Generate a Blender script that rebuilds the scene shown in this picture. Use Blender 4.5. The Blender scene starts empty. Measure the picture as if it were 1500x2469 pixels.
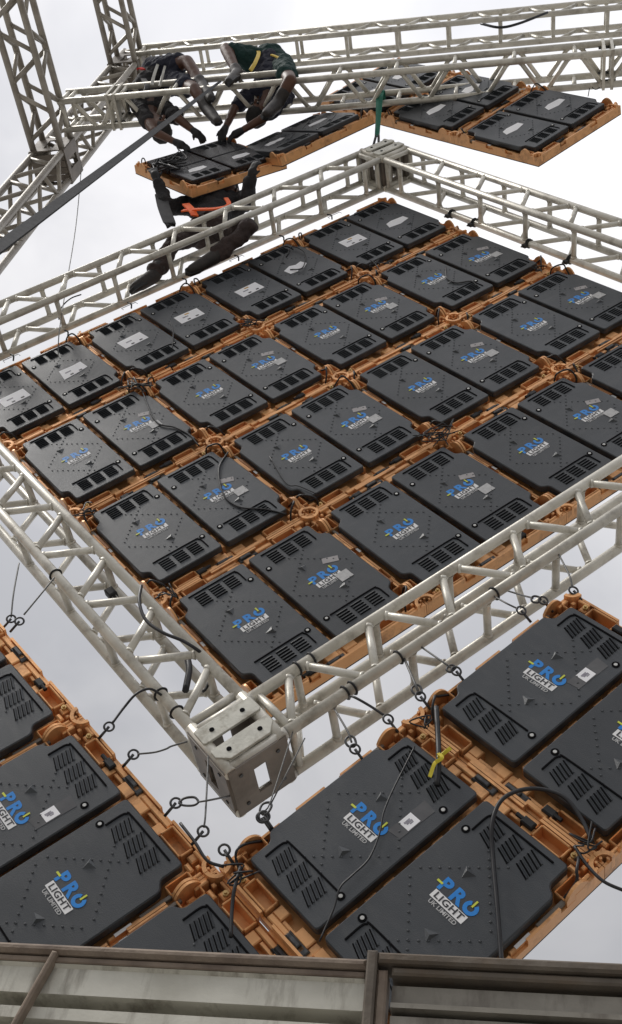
import bpy, math, random
from mathutils import Vector, Matrix
random.seed(7)
scene = bpy.context.scene
col = scene.collection

# ------------------------------------------------------------------ scale and axes
S = 0.96            # one LED cabinet, metres
ZC = 7.40           # height of the middle of the central screen
H2 = math.sqrt(0.5)
def wd(x, n, z):                     # cabinet units -> metres (x right, n depth away from viewer, z up)
    return Vector((S*x, S*n, S*z + ZC))
def g(i, j, n=0.0):                  # screen grid: i runs up-right, j runs down-right
    return wd(H2*(i+j), n, H2*(i-j))
AX = Vector((H2, 0, H2)); BX = Vector((H2, 0, -H2)); NX = Vector((0, 1, 0))
XX = Vector((1, 0, 0)); ZX = Vector((0, 0, 1))

# ------------------------------------------------------------------ camera
CAM = Vector((1.21811, -3.80336, -5.99117)); YAW, PIT, ROL = -0.307698, 0.855586, 0.227731
FPX = 2602.7
fw = Vector((math.sin(YAW)*math.cos(PIT), math.cos(YAW)*math.cos(PIT), math.sin(PIT)))
r0 = fw.cross(ZX).normalized(); u0 = r0.cross(fw)
rr = math.cos(ROL)*r0 + math.sin(ROL)*u0
uu = -math.sin(ROL)*r0 + math.cos(ROL)*u0
def at(px, py, n):                   # point of the place seen in that direction, in the vertical plane at depth n
    d = fw + rr*((px-750)/FPX) - uu*((py-1234.5)/FPX)
    t = (n - CAM.y)/d.y
    p = CAM + d*t
    return wd(p.x, p.y, p.z)
cd = bpy.data.cameras.new('camera'); co = bpy.data.objects.new('camera', cd); col.objects.link(co)
cd.sensor_fit = 'VERTICAL'; cd.sensor_height = 24.0; cd.lens = 24.0*FPX/2469.0
cd.clip_start = 0.05; cd.clip_end = 3000
co.matrix_world = Matrix(((rr.x, uu.x, -fw.x, S*CAM.x), (rr.y, uu.y, -fw.y, S*CAM.y),
                          (rr.z, uu.z, -fw.z, S*CAM.z+ZC), (0, 0, 0, 1)))
scene.camera = co

# ------------------------------------------------------------------ sky, sun, exposure
SUN_EL, SUN_AZ = math.radians(52), math.radians(252)     # azimuth from +Y clockwise
world = bpy.data.worlds.new('World'); scene.world = world; world.use_nodes = True
nt = world.node_tree; nt.nodes.clear()
def wn(t, **kw):
    n = nt.nodes.new(t)
    for k, v in kw.items(): setattr(n, k, v)
    return n
out = wn('ShaderNodeOutputWorld'); bg = wn('ShaderNodeBackground'); bg.inputs[1].default_value = 0.10
sky = wn('ShaderNodeTexSky'); sky.sky_type = 'NISHITA'; sky.sun_disc = False
sky.sun_elevation = SUN_EL; sky.sun_rotation = SUN_AZ; sky.dust_density = 4.0
tc = wn('ShaderNodeTexCoord'); sep = wn('ShaderNodeSeparateXYZ'); nt.links.new(tc.outputs['Generated'], sep.inputs[0])
mr = wn('ShaderNodeMapRange'); mr.inputs[1].default_value = 0.0; mr.inputs[2].default_value = 1.0
mr.inputs[3].default_value = 0.36; mr.inputs[4].default_value = 1.0           # overcast: zenith brighter than horizon
pw = wn('ShaderNodeMath', operation='POWER', use_clamp=True); pw.inputs[1].default_value = 2.6
mx0 = wn('ShaderNodeMath', operation='MAXIMUM'); mx0.inputs[1].default_value = 0.0
nt.links.new(sep.outputs[2], mx0.inputs[0]); nt.links.new(mx0.outputs[0], pw.inputs[0]); nt.links.new(pw.outputs[0], mr.inputs[0])
mp = wn('ShaderNodeMapping'); mp.inputs['Scale'].default_value = (1.0, 1.0, 1.5)
nt.links.new(tc.outputs['Generated'], mp.inputs[0])
nz = wn('ShaderNodeTexNoise'); nz.inputs['Scale'].default_value = 3.4; nz.inputs['Detail'].default_value = 5; nz.inputs['Roughness'].default_value = 0.5
nz.inputs['Distortion'].default_value = 0.4
nt.links.new(mp.outputs[0], nz.inputs[0])
cr = wn('ShaderNodeValToRGB'); cr.color_ramp.elements[0].position = 0.33; cr.color_ramp.elements[0].color = (7.0, 7.05, 7.4, 1)
cr.color_ramp.elements[1].position = 0.66; cr.color_ramp.elements[1].color = (10.4, 10.25, 10.35, 1)
nt.links.new(nz.outputs[0], cr.inputs[0])
mul = wn('ShaderNodeMix', data_type='RGBA', blend_type='MULTIPLY'); mul.inputs[0].default_value = 1.0
nt.links.new(cr.outputs[0], mul.inputs[6]); nt.links.new(mr.outputs[0], mul.inputs[7])
mix = wn('ShaderNodeMix', data_type='RGBA'); mix.inputs[0].default_value = 0.94
nt.links.new(sky.outputs[0], mix.inputs[6]); nt.links.new(mul.outputs[2], mix.inputs[7])
nt.links.new(mix.outputs[2], bg.inputs[0]); nt.links.new(bg.outputs[0], out.inputs[0])
sl = bpy.data.lights.new('sun', 'SUN'); so = bpy.data.objects.new('sun', sl); col.objects.link(so)
sl.energy = 1.5; sl.angle = math.radians(22); sl.color = (1.0, 0.97, 0.93)
sd = Vector((math.sin(SUN_AZ)*math.cos(SUN_EL), math.cos(SUN_AZ)*math.cos(SUN_EL), math.sin(SUN_EL)))
so.rotation_euler = sd.to_track_quat('Z', 'Y').to_euler(); so.location = (0, -10, 30)
vs = scene.view_settings; vs.view_transform = 'Standard'; vs.look = 'None'; vs.exposure = 0.45; vs.gamma = 1.0
vs.use_curve_mapping = False

# ------------------------------------------------------------------ materials
def mat(name, c1, c2=None, scale=8.0, rough=0.5, metal=0.0, bump=0.0, bscale=60.0, stain=None, stain_amt=0.0, stain_scale=3.0, spec=0.5, rvar=0.1, rand=0.0, stretch=(1, 1, 1), bdist=0.004):
    m = bpy.data.materials.new(name); m.use_nodes = True
    t = m.node_tree; b = t.nodes['Principled BSDF']
    L = t.links.new
    tcn = t.nodes.new('ShaderNodeTexCoord'); oi = t.nodes.new('ShaderNodeObjectInfo')
    ad = t.nodes.new('ShaderNodeVectorMath'); ad.operation = 'MULTIPLY_ADD'
    L(tcn.outputs['Object'], ad.inputs[0]); ad.inputs[1].default_value = (1, 1, 1)
    cm = t.nodes.new('ShaderNodeCombineXYZ'); mm = t.nodes.new('ShaderNodeMath'); mm.operation = 'MULTIPLY'; mm.inputs[1].default_value = 37.0
    L(oi.outputs['Random'], mm.inputs[0])
    for k in range(3): L(mm.outputs[0], cm.inputs[k])
    L(cm.outputs[0], ad.inputs[2])
    n1 = t.nodes.new('ShaderNodeTexNoise'); n1.inputs['Scale'].default_value = scale; n1.inputs['Detail'].default_value = 4
    L(ad.outputs[0], n1.inputs[0])
    rp = t.nodes.new('ShaderNodeValToRGB'); rp.color_ramp.elements[0].position = 0.32; rp.color_ramp.elements[1].position = 0.68
    rp.color_ramp.elements[0].color = (*c1, 1); rp.color_ramp.elements[1].color = (*(c2 or c1), 1)
    L(n1.outputs[0], rp.inputs[0])
    colour = rp.outputs[0]
    if stain:
        n2 = t.nodes.new('ShaderNodeTexNoise'); n2.inputs['Scale'].default_value = stain_scale; n2.inputs['Detail'].default_value = 7; n2.inputs['Roughness'].default_value = 0.65
        sv = t.nodes.new('ShaderNodeVectorMath'); sv.operation = 'MULTIPLY'; sv.inputs[1].default_value = stretch
        L(ad.outputs[0], sv.inputs[0]); L(sv.outputs[0], n2.inputs[0])
        r2 = t.nodes.new('ShaderNodeValToRGB'); r2.color_ramp.elements[0].position = 0.5; r2.color_ramp.elements[1].position = 0.72
        L(n2.outputs[0], r2.inputs[0])
        ml = t.nodes.new('ShaderNodeMath'); ml.operation = 'MULTIPLY'; ml.inputs[1].default_value = stain_amt
        L(r2.outputs[0], ml.inputs[0])
        mx = t.nodes.new('ShaderNodeMix'); mx.data_type = 'RGBA'
        L(ml.outputs[0], mx.inputs[0]); L(colour, mx.inputs[6]); mx.inputs[7].default_value = (*stain, 1)
        colour = mx.outputs[2]
    if rand > 0:
        mrv = t.nodes.new('ShaderNodeMapRange'); mrv.inputs[3].default_value = 1-rand; mrv.inputs[4].default_value = 1+rand
        L(oi.outputs['Random'], mrv.inputs[0])
        hs = t.nodes.new('ShaderNodeHueSaturation'); L(mrv.outputs[0], hs.inputs['Value']); L(colour, hs.inputs['Color']); colour = hs.outputs[0]
    L(colour, b.inputs['Base Color'])
    b.inputs['Metallic'].default_value = metal; b.inputs['Specular IOR Level'].default_value = spec
    n3 = t.nodes.new('ShaderNodeTexNoise'); n3.inputs['Scale'].default_value = scale*0.7; n3.inputs['Detail'].default_value = 3
    L(ad.outputs[0], n3.inputs[0])
    mrr = t.nodes.new('ShaderNodeMapRange'); mrr.inputs[3].default_value = max(0.02, rough-rvar); mrr.inputs[4].default_value = min(1, rough+rvar)
    L(n3.outputs[0], mrr.inputs[0]); L(mrr.outputs[0], b.inputs['Roughness'])
    if bump > 0:
        n4 = t.nodes.new('ShaderNodeTexNoise'); n4.inputs['Scale'].default_value = bscale; n4.inputs['Detail'].default_value = 3
        L(ad.outputs[0], n4.inputs[0])
        bp = t.nodes.new('ShaderNodeBump'); bp.inputs['Strength'].default_value = bump; bp.inputs['Distance'].default_value = bdist
        L(n4.outputs[0], bp.inputs['Height']); L(bp.outputs[0], b.inputs['Normal'])
    return m
M = {}
M['cover'] = mat('charcoal_plastic', (0.023, 0.0280, 0.0335), (0.034, 0.0395, 0.0460), 5, 0.43, 0, 0.22, 260, (0.064, 0.066, 0.068), 0.40, 7.0, 0.62, 0.14, 0.22, (1, 2.6, 1))
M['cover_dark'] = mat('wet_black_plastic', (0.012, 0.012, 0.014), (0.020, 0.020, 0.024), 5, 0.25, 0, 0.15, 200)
M['black'] = mat('black_rubber', (0.006, 0.006, 0.007), (0.012, 0.012, 0.013), 20, 0.6)
M['hole'] = mat('vent_opening_black', (0.004, 0.004, 0.005), None, 5, 0.9, spec=0.1)  # black put in for the shade inside vent slots, grooves and bolt holes
M['orange'] = mat('bronze_orange_casting', (0.76, 0.38, 0.155), (0.88, 0.475, 0.21), 9, 0.34, 0.38, 0.15, 120, (0.20, 0.068, 0.024), 0.75, 9.0, rand=0.14)  # dark brown patches put the contrast of shaded gaps into the colour
M['orange2'] = mat('brown_cast_plate', (0.34, 0.15, 0.06), (0.42, 0.19, 0.075), 9, 0.45, 0.2, 0.1, 120, (0.14, 0.05, 0.02), 0.4, 6.0)
M['brass'] = mat('brass_fitting', (0.55, 0.36, 0.14), (0.65, 0.45, 0.2), 30, 0.35, 0.7)
M['led'] = mat('led_face_black', (0.012, 0.012, 0.014), (0.02, 0.02, 0.022), 40, 0.6)
M['alu'] = mat('weathered_aluminium', (0.57, 0.545, 0.48), (0.73, 0.705, 0.63), 7, 0.42, 0.30, 0.2, 90, (0.20, 0.17, 0.13), 0.65, 9.0, rvar=0.14, rand=0.14)
M['alu_dark'] = mat('dark_aluminium', (0.14, 0.12, 0.10), (0.23, 0.20, 0.17), 6, 0.5, 0.25, 0.12, 90, (0.10, 0.08, 0.06), 0.6, 7.0)  # darker aluminium for block plates, posts, sleeves and slide rails
M['alu_backlit'] = mat('backlit_aluminium', (0.29, 0.262, 0.222), (0.42, 0.39, 0.34), 6, 0.45, 0.25, 0.12, 90, (0.16, 0.13, 0.10), 0.6, 7.0, rand=0.15)  # darker aluminium: backlit shade of leg and overhead trusses put into the colour
M['plate'] = mat('dirty_aluminium_plate', (0.52, 0.51, 0.45), (0.64, 0.63, 0.56), 14, 0.5, 0.3, 0.3, 70, (0.20, 0.17, 0.12), 0.75, 12.0)
M['steel'] = mat('dark_steel', (0.05, 0.05, 0.052), (0.10, 0.10, 0.10), 40, 0.4, 0.7)
M['screw'] = mat('bright_screw', (0.50, 0.50, 0.48), (0.6, 0.6, 0.58), 40, 0.35, 0.3)
M['wire'] = mat('wire_rope', (0.08, 0.08, 0.08), (0.15, 0.15, 0.145), 120, 0.5, 0.4)
M['cable'] = mat('black_cable', (0.008, 0.008, 0.010), (0.014, 0.014, 0.016), 30, 0.45)
M['blue'] = mat('blue_print', (0.010, 0.205, 0.62), (0.014, 0.24, 0.68), 30, 0.4)
M['yellow'] = mat('yellow_print', (0.62, 0.66, 0.06), None, 30, 0.45)
M['white'] = mat('white_print', (0.78, 0.78, 0.78), (0.84, 0.84, 0.84), 30, 0.6)
M['ink'] = mat('dark_print', (0.025, 0.025, 0.03), None, 30, 0.5)
M['greyprint'] = mat('grey_print', (0.42, 0.42, 0.42), (0.52, 0.52, 0.52), 60, 0.5)
M['paper'] = mat('white_paper', (0.86, 0.86, 0.88), (0.92, 0.92, 0.94), 14, 0.7)
M['smudge'] = mat('grey_ink', (0.20, 0.19, 0.22), (0.38, 0.37, 0.42), 90, 0.6)
M['tape'] = mat('grey_tape', (0.30, 0.28, 0.28), (0.38, 0.36, 0.36), 20, 0.45)
M['cleartape'] = mat('clear_tape', (0.085, 0.085, 0.088), (0.11, 0.11, 0.112), 20, 0.22)
M['green'] = mat('green_webbing', (0.012, 0.13, 0.085), (0.02, 0.18, 0.12), 60, 0.8)
M['greystrap'] = mat('grey_webbing', (0.022, 0.023, 0.025), (0.036, 0.037, 0.040), 40, 0.75)
M['yellowtie'] = mat('yellow_plastic', (0.62, 0.50, 0.02), (0.7, 0.58, 0.04), 30, 0.4)
M['skin'] = mat('brown_skin', (0.085, 0.038, 0.022), (0.115, 0.052, 0.031), 14, 0.5, spec=0.4)
M['hair'] = mat('black_hair', (0.008, 0.007, 0.006), (0.015, 0.013, 0.012), 60, 0.8)
M['navy'] = mat('navy_cloth', (0.010, 0.012, 0.026), (0.018, 0.020, 0.038), 12, 0.85, 0, 0.8, 28, bdist=0.02)
M['greencloth'] = mat('dark_green_cloth', (0.005, 0.030, 0.027), (0.008, 0.042, 0.038), 12, 0.85, 0, 0.8, 28, bdist=0.02)
M['browncloth'] = mat('brown_cloth', (0.032, 0.021, 0.019), (0.055, 0.036, 0.032), 12, 0.85, 0, 0.8, 28, bdist=0.02)
M['darkcloth'] = mat('black_cloth', (0.012, 0.011, 0.013), (0.022, 0.020, 0.022), 12, 0.85, 0, 0.8, 28, bdist=0.02)
M['boot'] = mat('dark_boot_leather', (0.016, 0.013, 0.012), (0.035, 0.028, 0.024), 18, 0.6, 0, 0.3, 80)
M['hi_orange'] = mat('orange_harness_webbing', (0.88, 0.11, 0.015), (0.95, 0.16, 0.02), 30, 0.6)
M['hi_yellow'] = mat('yellow_harness_webbing', (0.62, 0.42, 0.03), (0.7, 0.5, 0.05), 30, 0.6)
M['greystripe'] = mat('reflective_grey_stripe', (0.34, 0.33, 0.29), (0.42, 0.41, 0.36), 30, 0.5)
M['red'] = mat('red_cap_cloth', (0.62, 0.03, 0.02), None, 30, 0.7)
M['rust'] = mat('rusty_steel', (0.14, 0.105, 0.082), (0.25, 0.20, 0.155), 16, 0.75, 0.1, 0.7, 60, (0.26, 0.20, 0.15), 0.6, 14.0)
M['rustdark'] = mat('dark_rusty_steel', (0.10, 0.083, 0.066), (0.165, 0.14, 0.112), 10, 0.7, 0.2, 0.5, 60, (0.14, 0.09, 0.05), 0.5, 8.0)
M['sheet'] = mat('weathered_galvanised_sheet', (0.48, 0.465, 0.40), (0.64, 0.625, 0.55), 9, 0.5, 0.25, 0.12, 160, (0.13, 0.105, 0.075), 0.85, 10.0, stretch=(1.6, 1, 0.35))
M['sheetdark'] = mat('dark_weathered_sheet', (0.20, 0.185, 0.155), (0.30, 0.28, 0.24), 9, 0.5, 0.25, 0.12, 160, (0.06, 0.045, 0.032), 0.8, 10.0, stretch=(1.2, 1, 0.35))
M['ground'] = mat('concrete_ground', (0.24, 0.23, 0.21), (0.33, 0.32, 0.30), 0.8, 0.9, 0, 0.5, 20, (0.16, 0.15, 0.13), 0.6, 0.5)

# ------------------------------------------------------------------ mesh helpers
class MB:
    def __init__(s): s.v = []; s.f = []
    def add(s, vs, fs):
        o = len(s.v); s.v += [tuple(v) for v in vs]; s.f += [tuple(i+o for i in f) for f in fs]; return s
    def box(s, x0, x1, y0, y1, z0, z1, m=None):
        vs = [Vector(p) for p in ((x0,y0,z0),(x1,y0,z0),(x1,y1,z0),(x0,y1,z0),(x0,y0,z1),(x1,y0,z1),(x1,y1,z1),(x0,y1,z1))]
        if m: vs = [m @ v for v in vs]
        return s.add(vs, [(0,3,2,1),(4,5,6,7),(0,1,5,4),(1,2,6,5),(2,3,7,6),(3,0,4,7)])
    def cbox(s, x0, x1, y0, y1, z0, z1, c=0.004, m=None):          # box with a chamfered top
        return s.prism([(x0,y0),(x1,y0),(x1,y1),(x0,y1)], z0, z1, c, m)
    def prism(s, poly, z0, z1, c=0.0, m=None):                      # counter-clockwise outline, chamfer c on top
        n = len(poly); vs = [Vector((x, y, z0)) for x, y in poly]
        rings = [[(x, y) for x, y in poly]]
        if c > 0:
            vs += [Vector((x, y, z1-c)) for x, y in poly]
            ins = []
            for k in range(n):
                a, b, d = Vector(poly[k-1]), Vector(poly[k]), Vector(poly[(k+1) % n])
                e1 = (b-a).normalized(); e2 = (d-b).normalized()
                n1 = Vector((-e1.y, e1.x)); n2 = Vector((-e2.y, e2.x))
                q = (n1+n2); q = q/max(0.3, q.length_squared)*2
                ins.append(b+q*c)
            vs += [Vector((p.x, p.y, z1)) for p in ins]; lv = 3
        else:
            vs += [Vector((x, y, z1)) for x, y in poly]; lv = 2
        if m: vs = [m @ v for v in vs]
        fs = [tuple(range(n-1, -1, -1)), tuple((lv-1)*n+k for k in range(n))]
        for l in range(lv-1):
            for k in range(n):
                k2 = (k+1) % n
                fs.append((l*n+k, l*n+k2, (l+1)*n+k2, (l+1)*n+k))
        return s.add(vs, fs)
    def tube(s, p0, p1, r, seg=10, r1=None):
        p0, p1 = Vector(p0), Vector(p1); r1 = r if r1 is None else r1
        d = (p1-p0).normalized(); a = d.orthogonal().normalized(); b = d.cross(a)
        vs = []
        for p, q in ((p0, r), (p1, r1)):
            for k in range(seg):
                t = 2*math.pi*k/seg; vs.append(p+(a*math.cos(t)+b*math.sin(t))*q)
        fs = [(k, (k+1) % seg, seg+(k+1) % seg, seg+k) for k in range(seg)]
        fs += [tuple(range(seg-1, -1, -1)), tuple(range(seg, 2*seg))]
        return s.add(vs, fs)
    def path(s, pts, r, seg=7):
        pts = [Vector(p) for p in pts]; n = len(pts); vs = []; fs = []
        d0 = (pts[1]-pts[0]).normalized(); a = d0.orthogonal().normalized()
        for k, p in enumerate(pts):
            d = (pts[min(k+1, n-1)]-pts[max(k-1, 0)]).normalized()
            a = (a-d*a.dot(d)).normalized(); b = d.cross(a)
            for q in range(seg):
                t = 2*math.pi*q/seg; vs.append(p+(a*math.cos(t)+b*math.sin(t))*r)
        for k in range(n-1):
            for q in range(seg):
                q2 = (q+1) % seg; fs.append((k*seg+q, k*seg+q2, (k+1)*seg+q2, (k+1)*seg+q))
        fs += [tuple(range(seg-1, -1, -1)), tuple((n-1)*seg+q for q in range(seg))]
        return s.add(vs, fs)
    def ribbon(s, pts, wdir, w0, t, w1=None):
        pts = [Vector(p) for p in pts]; n = len(pts); vs = []; fs = []
        for k, p in enumerate(pts):
            d = (pts[min(k+1, n-1)]-pts[max(k-1, 0)]).normalized()
            w = w0 if w1 is None else w0+(w1-w0)*k/(n-1)
            wv = Vector(wdir(k/(n-1)) if callable(wdir) else wdir); wv = (wv-d*wv.dot(d)).normalized(); nv = d.cross(wv)
            for a, b in ((-1,-1),(1,-1),(1,1),(-1,1)): vs.append(p+wv*(a*w/2)+nv*(b*t/2))
        for k in range(n-1):
            for q in range(4):
                q2 = (q+1) % 4; fs.append((k*4+q, k*4+q2, (k+1)*4+q2, (k+1)*4+q))
        fs += [(3,2,1,0), tuple((n-1)*4+q for q in range(4))]
        return s.add(vs, fs)
    def torus(s, c, ax1, ax2, R, r, a0=0.0, a1=2*math.pi, seg=20, rs=7):
        c = Vector(c); ax1 = Vector(ax1).normalized(); ax2 = Vector(ax2).normalized()
        full = abs(a1-a0-2*math.pi) < 1e-6
        k_n = seg if full else seg+1
        nrm = ax1.cross(ax2); vs = []; fs = []
        for k in range(k_n):
            t = a0+(a1-a0)*k/seg; rd = ax1*math.cos(t)+ax2*math.sin(t)
            for q in range(rs):
                p = 2*math.pi*q/rs; vs.append(c+rd*(R+r*math.cos(p))+nrm*(r*math.sin(p)))
        for k in range(seg):
            for q in range(rs):
                q2 = (q+1) % rs; kk = (k+1) % k_n
                fs.append((k*rs+q, kk*rs+q, kk*rs+q2, k*rs+q2))
        return s.add(vs, fs)
    def mesh(s, name, m, smooth=False):
        me = bpy.data.meshes.new(name); me.from_pydata(s.v, [], s.f); me.update()
        import bmesh
        bm = bmesh.new(); bm.from_mesh(me); bmesh.ops.recalc_face_normals(bm, faces=bm.faces); bm.to_mesh(me); bm.free()
        me.materials.append(M[m])
        if smooth:
            me.polygons.foreach_set('use_smooth', [len(p.vertices) <= 4 for p in me.polygons])
        return me
def link(name, me, parent=None, mw=None):
    o = bpy.data.objects.new(name, me); col.objects.link(o)
    if parent: o.parent = parent
    if mw is not None: o.matrix_local = mw
    return o
def tag(o, label, cat, group=None):
    o['label'] = label; o['category'] = cat
    if group: o['group'] = group
    return o
def thing(name, loc, label, cat, group=None, mw=None):
    o = bpy.data.objects.new(name, None); col.objects.link(o); o.empty_display_size = 0.1
    if mw is not None: o.matrix_world = mw
    else: o.location = loc
    return tag(o, label, cat, group)
def kind(o, k): o['kind'] = k; return o
def T(x, y, z): return Matrix.Translation((x, y, z))
def sub(mb, off): mb.v = [(x-off[0], y-off[1], z-off[2]) for x, y, z in mb.v]; return mb
def curve(pts, n=8):                                   # Catmull-Rom through points
    P = [Vector(p) for p in pts]; P = [P[0]*2-P[1]]+P+[P[-1]*2-P[-2]]; out = []
    for k in range(1, len(P)-2):
        for q in range(n):
            t = q/n; a, b, c, d = P[k-1:k+3]
            out.append(0.5*((2*b)+(c-a)*t+(2*a-5*b+4*c-d)*t*t+(3*b-a-3*c+d)*t**3))
    out.append(P[-2]); return out

# ------------------------------------------------------------------ ground
gm = MB().add([(-400,-400,0),(400,-400,0),(400,400,0),(-400,400,0)], [(0,1,2,3)])
kind(link('ground', gm.mesh('ground', 'ground')), 'structure')

# ------------------------------------------------------------------ trusses
def bead(a, b, r):                               # brace with a weld bead where it meets each chord
    a, b = Vector(a), Vector(b); d = (b-a).normalized(); mb = MB().tube(a, b, r, 8)
    for p_, q_ in ((a, d), (b, -d)): mb.tube(p_+q_*0.020, p_+q_*0.034, r+0.006, 8, r+0.001)
    return mb
def truss(name, label, group, p0, p1, e1, e2, w1, w2, r, rb, faces, period, phase=0.0, m='alu', ends=True):
    """box truss from p0 to p1 (axis), e1/e2 section axes, spacing w1,w2; faces: {('1',+1):'W'|'L'} = face on the + side of e1"""
    p0, p1 = Vector(p0), Vector(p1); d = (p1-p0); Ln = d.length; d.normalize()
    t = thing(name, p0, label, 'truss', group)
    def loc(x, a, b): return d*x+e1*(a*w1/2)+e2*(b*w2/2)
    for a in (-1, 1):
        for b in (-1, 1):
            link('chord', MB().tube(loc(0, a, b), loc(Ln, a, b), r, 12).mesh('chord', m, True), t)
    for (ax, sg), ty in faces.items():
        f = (lambda x, q: loc(x, sg, q)) if ax == '1' else (lambda x, q: loc(x, q, sg))
        x = phase % period - period; k = 0
        while x < Ln:
            if ty == 'W':
                for q, xa, xb in ((1, x+0.09*period, x+period/2-0.05*period), (-1, x+period/2+0.05*period, x+period-0.09*period)):
                    if xa >= 0 and xb <= Ln:
                        link('brace', bead(f(xa, -q), f(xb, q), rb).mesh('brace', m, True), t)
            elif ty == 'L':
                if 0.02 <= x <= Ln-0.02:
                    link('strut', bead(f(x, -1), f(x, 1), rb).mesh('strut', m, True), t)
            x += period
    if ends:
        for x in (0.03, Ln-0.03):
            for a in (-1, 1):
                link('end_brace', MB().tube(loc(x, a, -1), loc(x, a, 1), rb, 8).mesh('brace', m, True), t)
                link('end_brace', MB().tube(loc(x, -1, a), loc(x, 1, a), rb, 8).mesh('brace', m, True), t)
    return t
fr_n = -0.14; w = 0.26*S; rc = 0.0255; rb = 0.0185
FF = {('2',-1):'W', ('2',1):'W', ('1',-1):'L', ('1',1):'L'}
GF = 'trusses of the square frame around the middle screen'
per = 0.49*S
c0 = 2.26
# lower right side (along i), lower left side (along j), upper left (along i), upper right (along j)
truss('frame_truss', 'pale aluminium truss below the middle screen rising to the right edge', GF, g(-2.10, c0, fr_n), g(2.10, c0, fr_n), BX, NX, w, w, rc, rb, FF, 0.455*S, 0.24*0.96)
truss('frame_truss', 'pale aluminium truss along the lower left side of the middle screen', GF, g(-c0, -1.62, fr_n), g(-c0, 2.10, fr_n), -AX, NX, w, w, rc, rb, FF, 0.512*S, 0.34*S)
truss('frame_truss', 'aluminium truss above the middle screen with a crouching worker on it', GF, g(-1.62, -c0, fr_n), g(2.10, -c0, fr_n), -BX, NX, w, w, rc, rb, FF, per, 0.12*S)
truss('frame_truss', 'aluminium truss along the upper right side of the middle screen', GF, g(c0, -2.10, fr_n), g(c0, 2.10, fr_n), AX, NX, w, w, rc, rb, FF, per, 0.2*S)

def plate_with_window(mb, m, hw, hh, wx, wy, z0, z1):
    mb.box(-hw, -wx, -hh, hh, z0, z1, m); mb.box(wx, hw, -hh, hh, z0, z1, m)
    mb.box(-wx, wx, -hh, -wy, z0, z1, m); mb.box(-wx, wx, wy, hh, z0, z1, m)
def frame_mat(o, ux, vx):
    ux, vx = Vector(ux).normalized(), Vector(vx).normalized(); zx = ux.cross(vx)
    return Matrix(((ux.x, vx.x, zx.x, o[0]), (ux.y, vx.y, zx.y, o[1]), (ux.z, vx.z, zx.z, o[2]), (0, 0, 0, 1)))
def chamfer_plate(L, W, c1, c2):
    return [(-L/2, -W/2+c1), (-L/2+c1, -W/2), (L/2-c1, -W/2), (L/2, -W/2+c1), (L/2, W/2-c2), (L/2-c2, W/2), (-L/2+c2, W/2), (-L/2, W/2-c2)]
def corner_block(ci, cj, label, oi, oj):
    """corner cube; oi/oj = outward directions (+-AX, +-BX)"""
    c = g(ci, cj, fr_n); t = thing('corner_block', c, label, 'corner block', 'corner blocks of the square frame')
    h = w/2; E = h+0.035
    ex = Vector((0, 1, 0))
    # chords running along oj (through) and along oi
    for a in (-1, 1):
        for b in (-1, 1):
            link('tube', MB().tube(oi*(a*h)+ex*(b*h)-oj*E, oi*(a*h)+ex*(b*h)+oj*(E-0.012), rc+0.003, 12).mesh('tube', 'alu', True), t)
            link('tube', MB().tube(oj*(a*h)+ex*(b*h)-oi*E, oj*(a*h)+ex*(b*h)+oi*(E-0.03), rc, 12).mesh('tube', 'alu', True), t)
            link('post', MB().tube(oi*(a*h)+oj*(b*h)-ex*h, oi*(a*h)+oj*(b*h)+ex*h, rc, 12).mesh('post', 'alu_dark', True), t)
    # front cover plates facing the viewer
    for q, c1 in ((-0.064, 0.008), (0.066, 0.045)):
        m0 = frame_mat(oj*q - ex*(h+rc+0.006), oi, oj) if oi.cross(oj).y < 0 else frame_mat(oj*q - ex*(h+rc+0.006), -oi, oj)
        pl = chamfer_plate(w+0.03, 0.088, 0.008, c1)
        p = link('cover_plate', MB().prism(pl, -0.006, 0.006, 0.002, m0).mesh('plate', 'plate'), t)
        for sx in (-0.075, 0.075):
            ring = [(0.011*math.cos(k*math.pi/5)+sx, 0.011*math.sin(k*math.pi/5)) for k in range(10)]
            link('bolt_hole', MB().prism(ring, 0.0062, 0.0085, 0, m0).mesh('bolt_hole', 'hole'), p)
    # end plates on the outer faces and box plates on the inner faces
    for dr, ot in ((oj, oi), (oi, oj)):
        mb = MB(); plate_with_window(mb, frame_mat(dr*(h+rc-0.004), ot, ex), h+0.016, h+0.016, 0.030, 0.074, -0.006, 0.006)
        ep = link('end_plate', mb.mesh('end_plate', 'alu_dark'), t)
        for qa in (-1, 1):
            for qb in (-1, 1):
                bp_ = dr*(h+rc)+ot*(qa*h*0.72)+ex*(qb*h*0.72)
                link('bolt', MB().tube(bp_, bp_+dr*0.007, 0.009, 8).mesh('bolt', 'steel'), ep)
        mb = MB(); plate_with_window(mb, frame_mat(-dr*(h-0.012), ot, ex), h-0.02, h-0.008, 0.022, 0.075, -0.006, 0.006)
        link('inner_plate', mb.mesh('inner_plate', 'alu_dark'), t)
        for q in (-0.055, 0.055):
            link('rib', MB().box(-0.008, 0.008, -(h-0.015), h-0.015, 0, 0.02, frame_mat(-dr*(h+0.008)+ot*q, ot, ex)).mesh('rib', 'alu'), t)
    return t
corner_block(-c0, c0, 'big plated corner block where the frame points down, two bolted plates', -AX, BX)
corner_block(c0, -c0, 'corner block at the top of the frame under the green sling', AX, -BX)
corner_block(c0, c0, 'corner block at the right tip of the frame', AX, BX)

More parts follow.
